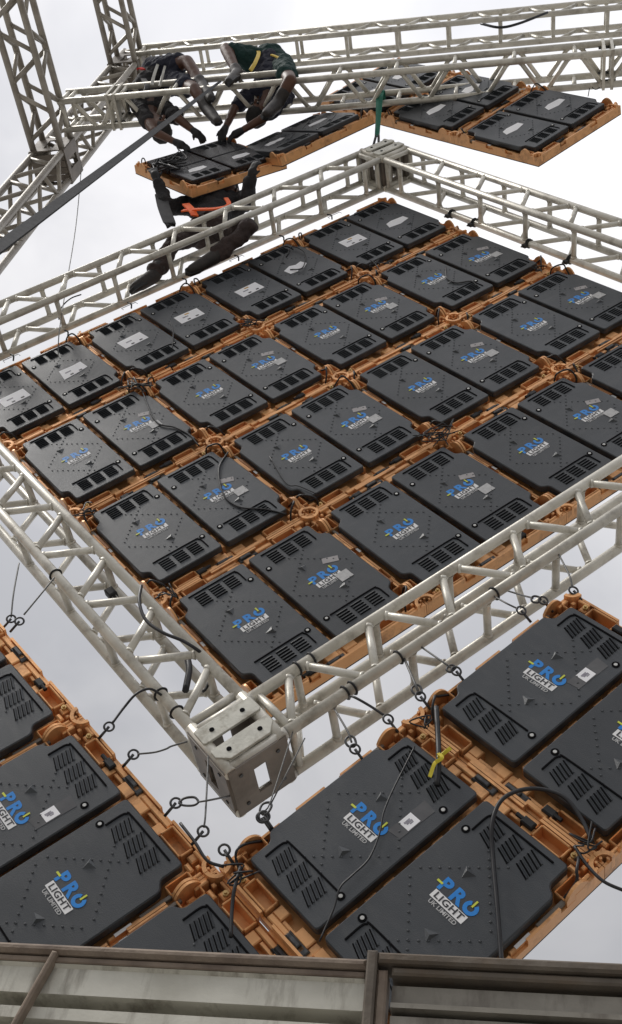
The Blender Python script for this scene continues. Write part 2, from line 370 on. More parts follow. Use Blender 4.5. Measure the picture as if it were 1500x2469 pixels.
# supporting structure: two horizontal beams, a tower leg, beams coming towards the viewer
GB = 'heavy support trusses above the screens'
bw = 0.275*S
def uw(x, n, z): return wd(x, n, z)
truss('support_beam', 'long horizontal truss beam the two seated workers are sitting on', GB, uw(-3.27, -0.485, 4.30), uw(5.2, -0.485, 4.30), NX, ZX, bw, bw, 0.029, 0.020,
      {('2',-1):'W', ('2',1):'W', ('1',-1):'L', ('1',1):'L'}, 0.535*S, 0.1*S)
truss('support_beam', 'uppermost horizontal truss beam crossing behind the workers', GB, uw(-3.25, -0.165, 6.80), uw(6.2, -0.165, 6.80), NX, ZX, bw, bw, 0.029, 0.020,
      {('2',-1):'L', ('2',1):'L', ('1',-1):'W', ('1',1):'W'}, 0.57*S, 0.2*S)
LX0, LX1, LN0, LN1 = -3.56, -3.26, -0.22, 0.06
lx, ln = (LX0+LX1)/2, (LN0+LN1)/2
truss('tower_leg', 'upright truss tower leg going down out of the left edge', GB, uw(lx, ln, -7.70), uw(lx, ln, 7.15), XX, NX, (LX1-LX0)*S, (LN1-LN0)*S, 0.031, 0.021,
      {('2',-1):'W', ('2',1):'W', ('1',-1):'W', ('1',1):'W'}, 0.55*S, 0.0, 'alu_backlit')
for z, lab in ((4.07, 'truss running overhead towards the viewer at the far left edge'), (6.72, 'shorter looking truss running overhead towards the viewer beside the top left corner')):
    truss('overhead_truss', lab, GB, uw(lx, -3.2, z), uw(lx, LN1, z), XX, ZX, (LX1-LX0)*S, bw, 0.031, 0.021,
          {('2',-1):'W', ('2',1):'W', ('1',-1):'W', ('1',1):'W'}, 0.56*S, 0.1, 'alu_backlit')
def sleeve(z, lab):
    t = thing('sleeve_block', uw(lx, ln, z), lab, 'corner block', 'sleeve blocks of the tower')
    hx, hn, hz = (LX1-LX0)*S/2+0.03, (LN1-LN0)*S/2+0.03, bw/2+0.03
    for dr, a, b, ha, hb, hd in ((XX, NX, ZX, hn, hz, hx), (-XX, NX, ZX, hn, hz, hx), (-NX, XX, ZX, hx, hz, hn), (NX, XX, ZX, hx, hz, hn)):
        mb = MB(); plate_with_window(mb, frame_mat(dr*hd, a, b), ha, hb, ha*0.28, hb*0.62, -0.006, 0.006)
        link('plate', mb.mesh('plate', 'alu_dark'), t)
    mb = MB()
    for q in (-0.6, -0.2, 0.2, 0.6):
        mb = MB(); mb.box(-hx+0.01, hx-0.01, -0.03, 0.03, -0.006, 0.006, frame_mat(-ZX*hz+NX*(q*hn), XX, NX))
        link('bottom_slat', mb.mesh('bottom_slat', 'alu_dark'), t)
    return t
sleeve(4.05, 'dark sleeve block where leg and lower overhead truss meet')
sleeve(6.72, 'sleeve block where leg and upper beam meet at top left')
for x, lab in ((-2.72, 'bolted flange joint in the lower beam beside the left seated worker'), (1.93, 'bolted flange joint in the lower beam near the right edge')):
    t = thing('flange_joint', uw(x, -0.485, 4.30), lab, 'flange', 'flange joints of the lower beam')
    for dx in (-0.035, 0.035):
        mb = MB(); plate_with_window(mb, frame_mat(XX*dx, NX, ZX), bw/2+0.035, bw/2+0.035, bw/2-0.05, bw/2-0.05, -0.012, 0.012)
        link('flange_plate', mb.mesh('flange_plate', 'alu'), t)
    for a in (-1, 1):
        for b in (-1, 1):
            link('bolt', MB().tube(XX*-0.07+NX*(a*bw/2*0.8)+ZX*(b*bw/2*0.8), XX*0.07+NX*(a*bw/2*0.8)+ZX*(b*bw/2*0.8), 0.012, 8).mesh('bolt', 'steel', True), t)

# ------------------------------------------------------------------ LED cabinets (local: x text direction, y text up, z out of the back)
HS = 0.48
def rounded(poly, r=0.016, n=3):
    out = []
    N = len(poly)
    for k in range(N):
        a, b, c = Vector(poly[k-1]), Vector(poly[k]), Vector(poly[(k+1) % N])
        q = min(r, (a-b).length*0.45, (c-b).length*0.45)
        p0 = b+(a-b).normalized()*q; p1 = b+(c-b).normalized()*q
        for s_ in range(n+1):
            t_ = s_/n; out.append(tuple((1-t_)**2*p0+2*t_*(1-t_)*b+t_*t_*p1))
    return out
CU0, CU1, CUN, CV = -0.446, -0.0175, -0.406, 0.386
def cover_poly(half=None):
    if half is None:
        return rounded([(CUN, -CV), (CU1, -CV), (CU1, CV), (CUN, CV), (CUN, 0.285), (CU0, 0.262), (CU0, -0.262), (CUN, -0.285)], 0.019, 4)
    lo, hi = (-CV, -0.010) if half == 0 else (0.010, CV)
    return rounded([(CUN, lo), (CU1, lo), (CU1, hi), (CUN, hi)])
def shift(poly, du): return [(x-du, y) for x, y in poly]
CC = (CU0+CU1)/2 + 0.010            # cover centre in u
ZT = 0.024                          # top of cover
def mirror(poly): return [(-x, y) for x, y in reversed(poly)]
ME = {}
ME['coverL'] = MB().prism(shift(cover_poly(), CC), -0.014, ZT, 0.0045).mesh('cover', 'cover')
ME['coverR'] = MB().prism(mirror(shift(cover_poly(), CC)), -0.014, ZT, 0.0045).mesh('cover', 'cover')
for hf in (0, 1):
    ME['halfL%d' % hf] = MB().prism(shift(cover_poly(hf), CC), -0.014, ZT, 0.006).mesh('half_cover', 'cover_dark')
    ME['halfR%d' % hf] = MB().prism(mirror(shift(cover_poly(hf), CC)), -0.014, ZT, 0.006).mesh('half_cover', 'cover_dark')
def vent_mesh():
    mb = MB(); slots = MB()
    for k in range(5):
        y = (k-2)*0.0185
        # louvre lip: wedge rising to the lower side
        x0, x1 = -0.033, 0.033
        mb.add([(x0, y-0.003, 0), (x1, y-0.003, 0), (x1, y+0.0075, 0), (x0, y+0.0075, 0), (x0+0.004, y-0.0022, 0.0065), (x1-0.004, y-0.0022, 0.0065)],
               [(0, 3, 2, 1), (4, 5, 2, 3), (0, 1, 5, 4), (0, 4, 3), (1, 2, 5)])
        slots.box(x0, x1, y-0.0074, y-0.0031, 0.0002, 0.0016)
    return mb.mesh('louvre', 'cover', False), slots.mesh('vent_slot', 'hole')
ME['ventR'], ME['slotR'] = vent_mesh()
ME['ventL'], ME['slotL'] = vent_mesh()
for k_ in ('ventL', 'slotL'):
    for v_ in ME[k_].vertices: v_.co.y -= 0.36*v_.co.x
def bracket_mesh(side):
    pts = [(-0.165, 0), (0.165, 0)]
    p = curve([(-0.140, 0.058, 0), (0.115, 0.058, 0), (0.137, 0.050, 0), (0.146, 0.03, 0), (0.146, -0.040, 0)], 4)
    mb = MB(); mb.ribbon([Vector((v.x*side, v.y, 0.002)) for v in p], (0, 0, 1), 0.004, 0.0065)
    return mb.mesh('vent_groove', 'hole')
ME['brkR'], ME['brkL'] = bracket_mesh(1), bracket_mesh(-1)
mb = MB(); mb.prism([(0.0165*math.cos(k*math.pi/8), 0.0165*math.sin(k*math.pi/8)) for k in range(16)], 0, 0.002, 0)
ME['lockseat'] = mb.mesh('lock_seat', 'hole')
mb = MB(); mb.prism([(0.0078*math.cos(k*math.pi/6), 0.0078*math.sin(k*math.pi/6)) for k in range(12)], 0, 0.003, 0.001)
ME['lock'] = mb.mesh('lock', 'screw')
mb = MB()
for sx in (-1, 1):
    for k in range(-13, 14):
        for (du, dv) in ((1, 1), (1, -1)):
            # two lines each way at 45 degrees, forming a diamond grid
            for off in (-0.135, 0.135):
                t_ = k*0.0235
                if sx < 0: continue
                u = du*t_+off*(-dv)*0.7071*1.0; v = dv*t_+off*0.7071*du
                if abs(u) > 0.188 or abs(v) > 0.245: continue
                mb.prism([(u-0.004, v-0.004), (u+0.004, v-0.004), (u+0.004, v+0.004), (u-0.004, v+0.004)], 0, 0.0030, 0.0018)
ME['rivets'] = mb.mesh('rivets', 'cover')
def pyr(a): 
    q = 0.030
    return MB().add([(q*math.cos(a+k*2.094), q*math.sin(a+k*2.094), 0) for k in range(3)]+[(0.006*math.cos(a+2.6), 0.006*math.sin(a+2.6), 0.011)], [(2,1,0), (0,1,3), (1,2,3), (2,0,3)])
ME['pyr'] = pyr(0.4).mesh('raised_arrow', 'cover')

def text_mesh(name, body, size, m, off=0.0, sx=1.0, spacing=1.0):
    cu = bpy.data.curves.new(name, 'FONT'); cu.body = body; cu.size = size; cu.align_x = 'CENTER'; cu.align_y = 'CENTER'
    cu.extrude = 0.0006; cu.offset = off; cu.space_character = spacing; cu.resolution_u = 3
    o = bpy.data.objects.new(name, cu); col.objects.link(o)
    dg = bpy.context.evaluated_depsgraph_get(); dg.update()
    me = bpy.data.meshes.new_from_object(o.evaluated_get(dg)); me.name = name
    me.transform(Matrix.Diagonal((sx, 1, 1, 1))); me.materials.clear(); me.materials.append(M[m])
    bpy.data.objects.remove(o); bpy.data.curves.remove(cu); return me
# logo: blue P, R and power-sign O with yellow accents, white bar with LIGHT, UK LIMITED below
ME['P'] = text_mesh('logo_letter', 'P', 0.082, 'blue', 0.0034, 1.08)
ME['R'] = text_mesh('logo_letter', 'R', 0.082, 'blue', 0.0034, 1.08)
mb = MB(); outer, inner = [], []
for k in range(25):
    a = math.radians(90-28)-math.radians(304)*k/24
    outer.append((0.0315*math.cos(a), 0.0300*math.sin(a))); inner.append((0.0145*math.cos(a), 0.0135*math.sin(a)))
for k in range(24):
    q = [outer[k], outer[k+1], inner[k+1], inner[k]]
    mb.prism(q[::-1], 0, 0.0012)
ME['O'] = mb.mesh('logo_letter', 'blue')
ME['dash'] = MB().box(-0.014, 0.014, -0.0045, 0.0045, 0, 0.0012).mesh('logo_dash', 'yellow')
ME['bar'] = MB().box(-0.0040, 0.0040, -0.016, 0.016, 0, 0.0012).mesh('logo_bar', 'yellow')
ME['plate'] = MB().box(-0.083, 0.083, -0.0185, 0.0185, 0, 0.0010).mesh('logo_plate', 'white')
ME['LIGHT'] = text_mesh('logo_word', 'LIGHT', 0.038, 'ink', 0.0007, 1.25, 1.1)
ME['UK'] = text_mesh('logo_word', 'UK LIMITED', 0.024, 'greyprint', 0.0005, 1.12, 1.0)
# papers, stickers
def sheet_mesh(name, poly, m, th=0.001): return MB().prism(poly, 0, th).mesh(name, m)
ME['paper0'] = sheet_mesh('paper_label', [(-0.085,-0.055),(0.085,-0.055),(0.085,0.055),(-0.085,0.055)], 'paper')
ME['paper1'] = sheet_mesh('paper_label', [(-0.085,-0.058),(0.02,-0.05),(0.088,-0.038),(0.088,0.055),(0.03,0.05),(-0.06,0.06)], 'paper')
ME['paper2'] = sheet_mesh('paper_label', [(-0.08,-0.05),(-0.03,-0.06),(0.0,-0.035),(0.03,-0.05),(0.085,-0.01),(0.07,0.045),(0.02,0.03),(-0.02,0.05),(-0.085,0.02)], 'paper')
ME['paper3'] = sheet_mesh('paper_label', [(-0.09,-0.03),(0.0,-0.045),(0.09,-0.02),(0.085,0.035),(-0.02,0.045),(-0.07,0.03)], 'paper')
ME['sheet'] = sheet_mesh('small_label', [(-0.036,-0.032),(0.036,-0.032),(0.036,0.032),(-0.036,0.032)], 'greyprint')
ME['tape'] = sheet_mesh('tape_strip', [(-0.042,-0.020),(0.042,-0.020),(0.042,0.020),(-0.042,0.020)], 'tape')
ME['blot'] = MB().box(-0.02, 0.02, -0.006, 0.006, 0, 0.0006).mesh('ink_mark', 'smudge')
ME['blot2'] = MB().box(-0.008, 0.008, -0.005, 0.005, 0, 0.0006).mesh('ink_mark', 'ink')
ME['gold'] = MB().box(-0.016, 0.016, -0.008, 0.008, 0, 0.0006).mesh('gold_mark', 'brass')
ME['tag'] = sheet_mesh('white_label', [(-0.030,-0.026),(0.030,-0.026),(0.030,0.026),(-0.030,0.026)], 'paper')
ME['clear'] = sheet_mesh('clear_tape', [(-0.030,-0.085),(0.028,-0.078),(0.034,0.09),(-0.028,0.098)], 'cleartape', 0.0006)

# the orange casting
def casting():
    mb = MB(); rnd = random.Random(3)
    mb.box(-0.474, 0.474, -0.474, 0.474, -0.079, -0.068)                       # web
    e = 0.4785
    # side rims with notches
    def rim(side, segs):
        for a, b, z1 in segs:
            if side == 'b': mb.box(a, b, -e, -e+0.011, -0.080, z1)
            if side == 't': mb.box(a, b, e-0.011, e, -0.080, z1)
            if side == 'l': mb.box(-e, -e+0.011, a, b, -0.080, z1)
            if side == 'r': mb.box(e-0.011, e, a, b, -0.080, z1)
    ends = [(-e+0.012, -0.225, -0.008), (-0.225, -0.16, -0.040), (-0.16, 0.12, -0.010), (0.12, 0.2, -0.040), (0.2, e-0.012, -0.008)]
    rim('b', ends); rim('t', ends)
    lat = [(-e, -0.33, -0.010), (-0.33, -0.20, -0.022), (-0.20, -0.12, -0.045), (-0.12, 0.02, -0.014), (0.02, 0.10, -0.042), (0.10, 0.26, -0.012), (0.26, 0.33, -0.036), (0.33, e, -0.010)]
    rim('l', lat); rim('r', lat)
    for sv in (-1, 1):
        y0 = 0.412
        def bx(x0, x1, a, b, z0, z1, c=0.003):
            ya, yb = (a, b) if sv > 0 else (-b, -a)
            mb.cbox(x0, x1, ya, yb, z0, z1, c)
        for su in (-1, 1):
            def bu(u0, u1, a, b, z0, z1, c=0.003):
                x0, x1 = (u0, u1) if su > 0 else (-u1, -u0)
                bx(x0, x1, a, b, z0, z1, c)
            # open pocket with rounded walls
            bu(0.215, 0.222, 0.408, 0.462, -0.0675, -0.010); bu(0.345, 0.353, 0.408, 0.462, -0.0675, -0.010)
            bu(0.222, 0.345, 0.400, 0.409, -0.0675, -0.012); bu(0.222, 0.345, 0.455, 0.464, -0.0675, -0.006)
            # stepped flat land beside the pocket
            bu(0.016, 0.205, 0.442, 0.4665, -0.0675, -0.020, 0.004); bu(0.016, 0.088, 0.396, 0.441, -0.0675, -0.020, 0.004)
            bu(0.160, 0.210, 0.396, 0.441, -0.0675, -0.026, 0.004); bu(0.089, 0.159, 0.424, 0.441, -0.0675, -0.034, 0.003)
            # boss beside the ring
            bu(0.362, 0.398, 0.424, 0.462, -0.0675, -0.018, 0.005)
            bu(0.388, 0.430, 0.394, 0.414, -0.0675, -0.010, 0.006)
        bx(-0.015, 0.015, 0.398, 0.4665, -0.0675, -0.030)
    for su in (-1, 1):
        def sx(u0, u1, v0, v1, z0, z1, c=0.003):
            x0, x1 = (u0, u1) if su > 0 else (-u1, -u0)
            mb.cbox(x0, x1, v0, v1, z0, z1, c)
        for sv in (-1, 1):
            def sy(u0, u1, v0, v1, z0, z1, c=0.003):
                a, b = (v0, v1) if sv > 0 else (-v1, -v0)
                sx(u0, u1, a, b, z0, z1, c)
            # walls of the corner pockets in the cover notches
            sy(0.420, 0.426, 0.290, 0.388, -0.0675, -0.004); sy(0.426, 0.464, 0.288, 0.295, -0.0675, -0.004)
            # raised curved ear beside the ring
            ear = [(0.400, -0.067), (0.290, -0.067)]+[(0.290+0.110*q_/10, -0.006+0.040*math.sin(math.pi*q_/10)**0.8) for q_ in range(11)]
            n_ = len(ear); mb.add([(su*u_, sv*y_, z_) for u_ in (0.4665, 0.478) for y_, z_ in ear],
                                  [tuple(range(n_)), tuple(range(2*n_-1, n_-1, -1))]+[(k_, (k_+1) % n_, n_+(k_+1) % n_, n_+k_) for k_ in range(n_)])
            sy(0.426, 0.464, 0.384, 0.391, -0.0675, -0.002); sy(0.440, 0.458, 0.325, 0.360, -0.0675, -0.030, 0.006)
        sx(0.457, 0.466, -0.22, -0.10, -0.0675, -0.024); sx(0.455, 0.467, 0.03, 0.17, -0.0675, -0.020)
    # lugs in the slot between the two doors
    for v in (-0.33, -0.245, -0.16, -0.075, 0.075, 0.16, 0.245, 0.33):
        mb.cbox(-0.009, 0.009, v-0.026, v+0.026, -0.0675, -0.016, 0.003)
    return mb.mesh('frame', 'orange')
ME['frame'] = casting()
ME['ledface'] = MB().box(-0.4785, 0.4785, -0.4785, 0.4785, -0.0875, -0.0805).mesh('led_face', 'led')
def ring_quarter():
    mb = MB(); n = 6; zz0, zz1 = -0.06, 0.012
    for k in range(n):
        a0, a1 = math.pi/2*k/n, math.pi/2*(k+1)/n
        def p(r_, a): return (r_*math.cos(a), r_*math.sin(a))
        mb.prism([p(0.037, a0), p(0.053, a0), p(0.053, a1), p(0.037, a1)], zz0, zz1, 0.0)
    for a in (0.35, 1.2):                       # inner teeth
        c = (0.030*math.cos(a), 0.030*math.sin(a))
        mb.prism([(c[0]+0.0065*math.cos(t*math.pi/3), c[1]+0.0065*math.sin(t*math.pi/3)) for t in range(6)], zz0, 0.006, 0.001)
    # arms
    mb.cbox(0.054, 0.112, 0.0125, 0.026, -0.06, -0.004, 0.004); mb.cbox(0.0125, 0.026, 0.054, 0.112, -0.06, -0.004, 0.004)
    mb.cbox(0.0395, 0.056, 0.0395, 0.056, -0.06, -0.006, 0.004)
    return mb.mesh('corner_ring', 'orange')
ME['ring'] = ring_quarter()
mb = MB(); mb.tube((0, 0, -0.006), (0, 0, 0.008), 0.0115, 12); mb.tube((0, 0, 0.008), (0, 0, 0.016), 0.006, 8)
ME['knob'] = mb.mesh('guide_pin', 'brass', True)
ME['latch'] = MB().cbox(-0.018, 0.018, -0.055, 0.055, -0.03, -0.002, 0.004).cbox(-0.010, 0.010, -0.02, 0.045, -0.004, 0.010, 0.004).mesh('latch', 'steel')
ME['plug'] = MB().cbox(-0.016, 0.016, -0.026, 0.026, -0.03, 0.012, 0.005).tube((0, 0.02, 0.004), (0, 0.055, 0.004), 0.009, 8).mesh('connector', 'black')
ME['sidetag'] = MB().box(-0.0065, 0.0065, -0.035, 0.035, 0, 0.002).mesh('side_label', 'white')
ME['rail'] = MB().cbox(-0.008, 0.008, -0.075, 0.075, -0.012, 0.004, 0.002).mesh('slide_rail', 'alu_dark')
ME['flap'] = MB().cbox(-0.008, 0.008, -0.075, 0.075, -0.014, 0.003, 0.002).mesh('side_plate', 'orange2')

def R90(k): return Matrix.Rotation(k*math.pi/2, 4, 'Z')
def logo(cv, du, dv, ang=0.0):
    z = ZT+0.0003; R_ = T(du, dv, z) @ Matrix.Rotation(ang, 4, 'Z') @ Matrix.Diagonal((0.9, 0.9, 1, 1))
    for nm, key, x, y, h_ in (('logo_letter', 'P', -0.064, 0.021, 0), ('logo_letter', 'R', 0.001, 0.021, 0), ('logo_letter', 'O', 0.068, 0.022, 0), ('logo_dash', 'dash', -0.090, 0.019, 0.001),
                              ('logo_bar', 'bar', 0.068, 0.044, 0.001), ('logo_plate', 'plate', 0.004, -0.030, 0), ('logo_word', 'LIGHT', 0.004, -0.030, 0.0016), ('logo_word', 'UK', 0.004, -0.063, 0.0004)):
        link(nm, ME[key], cv, R_ @ T(x, y, h_))
LEADS = []
for k_ in range(5):
    rl = random.Random(90+k_)
    pts_ = [(0.385, 0.438, -0.02), (0.41+rl.uniform(-0.02, 0.02), 0.425, 0.035), (0.445, 0.40+rl.uniform(-0.03, 0.03), 0.045+rl.uniform(0, 0.02)), (0.462, 0.36+rl.uniform(-0.03, 0.02), 0.02), (0.455, 0.30+rl.uniform(-0.03, 0.03), -0.03)]
    LEADS.append(MB().path(curve(pts_, 5), 0.0055, 6).mesh('power_lead', 'cable', True))
def cabinet(mw, label, group, spec, seed=0, brk='R'):
    """spec: (left content, right content): 'logo', 'logo+', 'paper0'.., 'half'"""
    rnd = random.Random(seed)
    t = thing('led_cabinet', None, label, 'LED panel', group, mw)
    link('frame', ME['frame'], t); link('led_face', ME['ledface'], t)
    for k in range(4):
        q = R90(k)
        c = [(-HS, -HS), (HS, -HS), (HS, HS), (-HS, HS)][k]
        link('corner_ring', ME['ring'], t, T(c[0]*0.9975, c[1]*0.9975, 0) @ q)
    for sv in (-1, 1):
        for su in (-1, 1):
            if rnd.random() < 0.4: link('guide_pin', ME['knob'], t, T(su*0.376, sv*0.444, -0.014))
        link('latch', ME['latch'], t, T(rnd.choice((-1, 1))*0.055, sv*0.455, -0.018) @ R90(1))
        if rnd.random() < 0.7: link('connector', ME['plug'], t, T(rnd.uniform(0.17, 0.2)*rnd.choice((-1, 1)), sv*0.436, -0.018) @ R90(rnd.choice((1, 3))))
    for su in (-1, 1):
        link('side_plate', ME['flap'], t, T(su*0.4625, -0.165*su, -0.012)); link('slide_rail', ME['rail'], t, T(su*0.4625, 0.235, -0.016))
        link('side_label', ME['sidetag'], t, T(su*0.463, 0.09, -0.018))
    for su in (-1, 1):
        for sv in (-1, 1):
            if rnd.random() < 0.5: link('power_lead', rnd.choice(LEADS), t, Matrix.Diagonal((su, sv, 1, 1)))
    for side, cont in ((-1, spec[0]), (1, spec[1])):
        cx = CC if side < 0 else -CC
        if cont == 'half':
            for hf in (0, 1):
                cv = link('cover', ME['half%s%d' % ('L' if side < 0 else 'R', hf)], t, T(cx, 0, 0))
                v = -0.30 if hf == 0 else 0.30
                for k in (-1, 0, 1):
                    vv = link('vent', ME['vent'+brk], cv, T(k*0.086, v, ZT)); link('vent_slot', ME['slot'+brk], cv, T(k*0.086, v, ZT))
                if hf == 0: link('paper_label', ME['paper3'], cv, T(0, -0.16, ZT+0.0004))
            continue
        cv = link('cover', ME['coverL' if side < 0 else 'coverR'], t, T(cx, 0, 0))
        for v in (-0.298, 0.298):
            for k in (-1, 0, 1):
                link('vent', ME['vent'+brk], cv, T(k*0.086, v, ZT)); link('vent_slot', ME['slot'+brk], cv, T(k*0.086, v, ZT))
            link('vent_groove', ME['brk'+brk], cv, T(0, v, ZT))
        for v in (-0.245, 0.245):
            x = 0.165*(-side)
            link('lock_seat', ME['lockseat'], cv, T(x, v, ZT+0.0001)); link('lock', ME['lock'], cv, T(x, v, ZT+0.0012))
        kind(link('rivets', ME['rivets'], cv, T(0, 0, ZT)), 'stuff')
        link('raised_arrow', ME['pyr'], cv, T(-0.035, 0.125, ZT)); link('raised_arrow', ME['pyr'], cv, T(0.035, -0.125, ZT) @ Matrix.Rotation(2.6, 4, 'Z'))
        if cont.startswith('logo'):
            du, dv = rnd.uniform(-0.008, 0.008), rnd.uniform(-0.01, 0.02)
            logo(cv, du, dv, rnd.uniform(-0.035, 0.035))
            if cont == 'logo+':
                link('tape_strip', ME['tape'], cv, T(0.095+rnd.uniform(-0.01, 0.01), 0.085+rnd.uniform(-0.012, 0.012), ZT+0.0005) @ Matrix.Rotation(-0.45, 4, 'Z'))
                link('small_label', ME['sheet'], cv, T(0.085+rnd.uniform(-0.01, 0.01), -0.062+rnd.uniform(-0.01, 0.01), ZT+0.0018))
            if cont == 'logo_tag':
                link('clear_tape', ME['clear'], cv, T(0.115, 0.13, ZT+0.0004))
                w_ = link('white_label', ME['tag'], cv, T(0.115, 0.125, ZT+0.0014) @ R90(1))
                for q in range(3):
                    link('ink_mark', ME['blot'], cv, T(0.108+q*0.008, 0.124+0.004*(q-1), ZT+0.0026) @ R90(1) @ Matrix.Scale(0.7 if q < 2 else 0.4, 4))
        elif cont.startswith('paper'):
            a = rnd.uniform(-0.08, 0.08); mw2 = T(rnd.uniform(-0.02, 0.02), rnd.uniform(-0.02, 0.03), ZT+0.0006) @ Matrix.Rotation(a, 4, 'Z') @ Matrix.Diagonal((1.12, 1.12, 1, 1))
            link('paper_label', ME[cont], cv, mw2)
            if cont in ('paper0', 'paper1'):
                for q in (-0.02, 0.04): link('ink_mark', ME['blot2'], cv, mw2 @ T(q, -0.036, 0.0014) @ Matrix.Scale(1.3, 4))
                link('ink_mark', ME['blot'], cv, mw2 @ T(-0.025, 0.005, 0.0014))
                if rnd.random() < 0.5: link('gold_mark', ME['gold'], cv, mw2 @ T(0.0, 0.035, 0.0014))
    return t
def cab_mat(i, j, n, U, V):
    c = g(i, j, n); W = U.cross(V)
    return Matrix(((U.x, V.x, W.x, c.x), (U.y, V.y, W.y, c.y), (U.z, V.z, W.z, c.z), (0, 0, 0, 1)))
ordn = ['first', 'second', 'third', 'fourth']
rows = ['top', 'second', 'third', 'bottom']
papers = [('paper0', 'paper1'), ('paper0', 'paper0'), ('paper0', 'paper2'), ('paper0', 'paper3')]
sd_ = 11
for rj in range(4):
    for ci in range(4):
        spec = papers[ci] if rj == 0 else ('logo', 'logo+')
        extra = 'with paper labels' if rj == 0 else 'with logo covers'
        lab = 'LED cabinet %s, %s from left in %s row of middle screen' % (extra, ordn[ci], rows[rj])
        sd_ += 1
        tw = Matrix.Rotation(random.uniform(-0.004, 0.004), 4, 'X') @ Matrix.Rotation(random.uniform(-0.004, 0.004), 4, 'Y')
        cabinet(cab_mat(-1.5+ci, -1.5+rj, random.uniform(-0.004, 0.004), AX, -BX) @ tw, lab, 'cabinets of the middle screen', spec, sd_)
LOR = ((0.057, -0.289, -3.829), (0.673, -0.013, 0.740), (0.739, -0.025, -0.673), (0.027, 1.0, -0.008))
LOL = ((0.046, -0.262, -3.816), (0.66, 0.099, 0.745), (0.744, 0.045, -0.666), (-0.099, 0.994, -0.044))
def low_mat(ps, ci, cj):
    A_, B_, N_ = (Vector(v).normalized() for v in ps[1:]); c = Vector(ps[0])+A_*ci+B_*cj; c = wd(c.x, c.y, c.z); W = B_.cross(A_)
    return Matrix(((B_.x, A_.x, W.x, c.x), (B_.y, A_.y, W.y, c.y), (B_.z, A_.z, W.z, c.z), (0, 0, 0, 1)))
# lower screen: V-shaped band below the frame, covers turned a quarter
for (ps, i, j, spec, lab) in (
    (LOR, 0.5, 0.5, ('logo_tag', 'logo'), 'large near cabinet right of the downward V corner, below the plated block'),
    (LOR, 1.5, 0.5, ('logo_tag', 'logo'), 'cabinet hanging below the frame at the right edge with wires on its top rim'),
    (LOL, -0.5, -0.5, ('logo_tag', 'logo'), 'cabinet at lower left with both its logos showing, left of the V corner'),
    (LOL, -0.5, -1.5, ('logo', 'logo'), 'cabinet at the left edge above the lower left logo cabinet'),
    (LOL, -0.5, 0.5, ('logo', 'logo'), 'cabinet at the V corner, mostly hidden by the rusty metal wall'),
    (LOL, -0.5, -2.5, ('logo', 'logo'), 'cabinet cut off by the left edge, highest of the lower left screen')):
    sd_ += 1
    cabinet(low_mat(ps, i, j), 'LED ' + lab, 'cabinets of the lower screen', spec, sd_, 'L')
# upper screen pieces hang freely, each slightly turned
def piece_mat(o, A_, B_, N_, ci, cj):
    A_, B_, N_ = Vector(A_).normalized(), Vector(B_).normalized(), Vector(N_).normalized()
    o = Vector(o); c = o + A_*ci + B_*cj; c = wd(c.x, c.y, c.z); V = -B_; W = A_.cross(V)
    return Matrix(((A_.x, V.x, W.x, c.x), (A_.y, V.y, W.y, c.y), (A_.z, V.z, W.z, c.z), (0, 0, 0, 1)))
UR = ((-0.126, -0.243, 4.118), (0.692, -0.118, 0.712), (0.714, -0.033, -0.700), (0.106, 0.992, 0.062))
UL = ((-1.515, -0.150, 3.725), (0.747, -0.075, 0.660), (0.634, -0.217, -0.742), (0.199, 0.973, -0.114))
UT = ((-2.293, -0.310, 3.220), (0.695, 0.081, 0.715), (0.718, -0.019, -0.696), (-0.043, 0.997, -0.072))
GU = 'cabinets of the upper screen'
cabinet(piece_mat(*UR, 0.5, 0.5), 'LED cabinet back with paper labels just right of the green sling', GU, ('paper3', 'paper2'), 60)
cabinet(piece_mat(*UR, 0.5, 1.5), 'LED cabinet back with paper labels at the far upper right, wire on top', GU, ('paper3', 'paper3'), 61)
cabinet(piece_mat(*UR, 0.5, -0.5), 'LED cabinet back half hidden behind the lower beam at the green sling', GU, ('paper3', 'paper2'), 62)
cabinet(piece_mat(*UL, 0.5, 0.5), 'LED cabinet back with torn paper labels just left of the green sling', GU, ('paper2', 'paper3'), 63)
cabinet(piece_mat(*UT, 0.5, 0.5), 'dark tilted cabinet the three workers are holding', GU, ('half', 'half'), 64)

# ------------------------------------------------------------------ rigging: sling, strap, safety wires
def poly_thing(name, mb, m, label, cat, group=None, smooth=True):
    c = Vector((0, 0, 0))
    for v in mb.v: c += Vector(v)
    c /= len(mb.v); sub(mb, c)
    o = link(name, mb.mesh(name, m, smooth)); o.location = c
    return tag(o, label, cat, group)
top = g(c0, -c0, fr_n)
sl0 = at(917, 236, -0.37)
t = thing('lifting_sling', top, 'green webbing sling from the beam to the top corner of the frame', 'sling')
sl1 = at(909, 330, -0.30); sl2 = at(906, 372, -0.27)
for dx in (-0.012, 0.014):
    pts = curve([sl0+Vector((dx, 0.0, 0.06)), sl0+Vector((dx*1.2, -0.04, -0.02)), sl0*0.5+sl1*0.5+Vector((dx*0.7, -0.02, 0)), sl1+Vector((dx*0.6, 0, 0))], 5)
    link('webbing', MB().ribbon([p-top for p in pts], (1, 0.2*dx/0.012, 0), 0.040, 0.006, 0.026).mesh('webbing', 'green'), t)
link('beam_wrap', MB().ribbon([sl0-top+Vector((0, 0.046*math.cos(k*0.42), 0.05+0.046*math.sin(k*0.42))) for k in range(16)], (1, 0, 0), 0.075, 0.006).mesh('beam_wrap', 'green'), t)
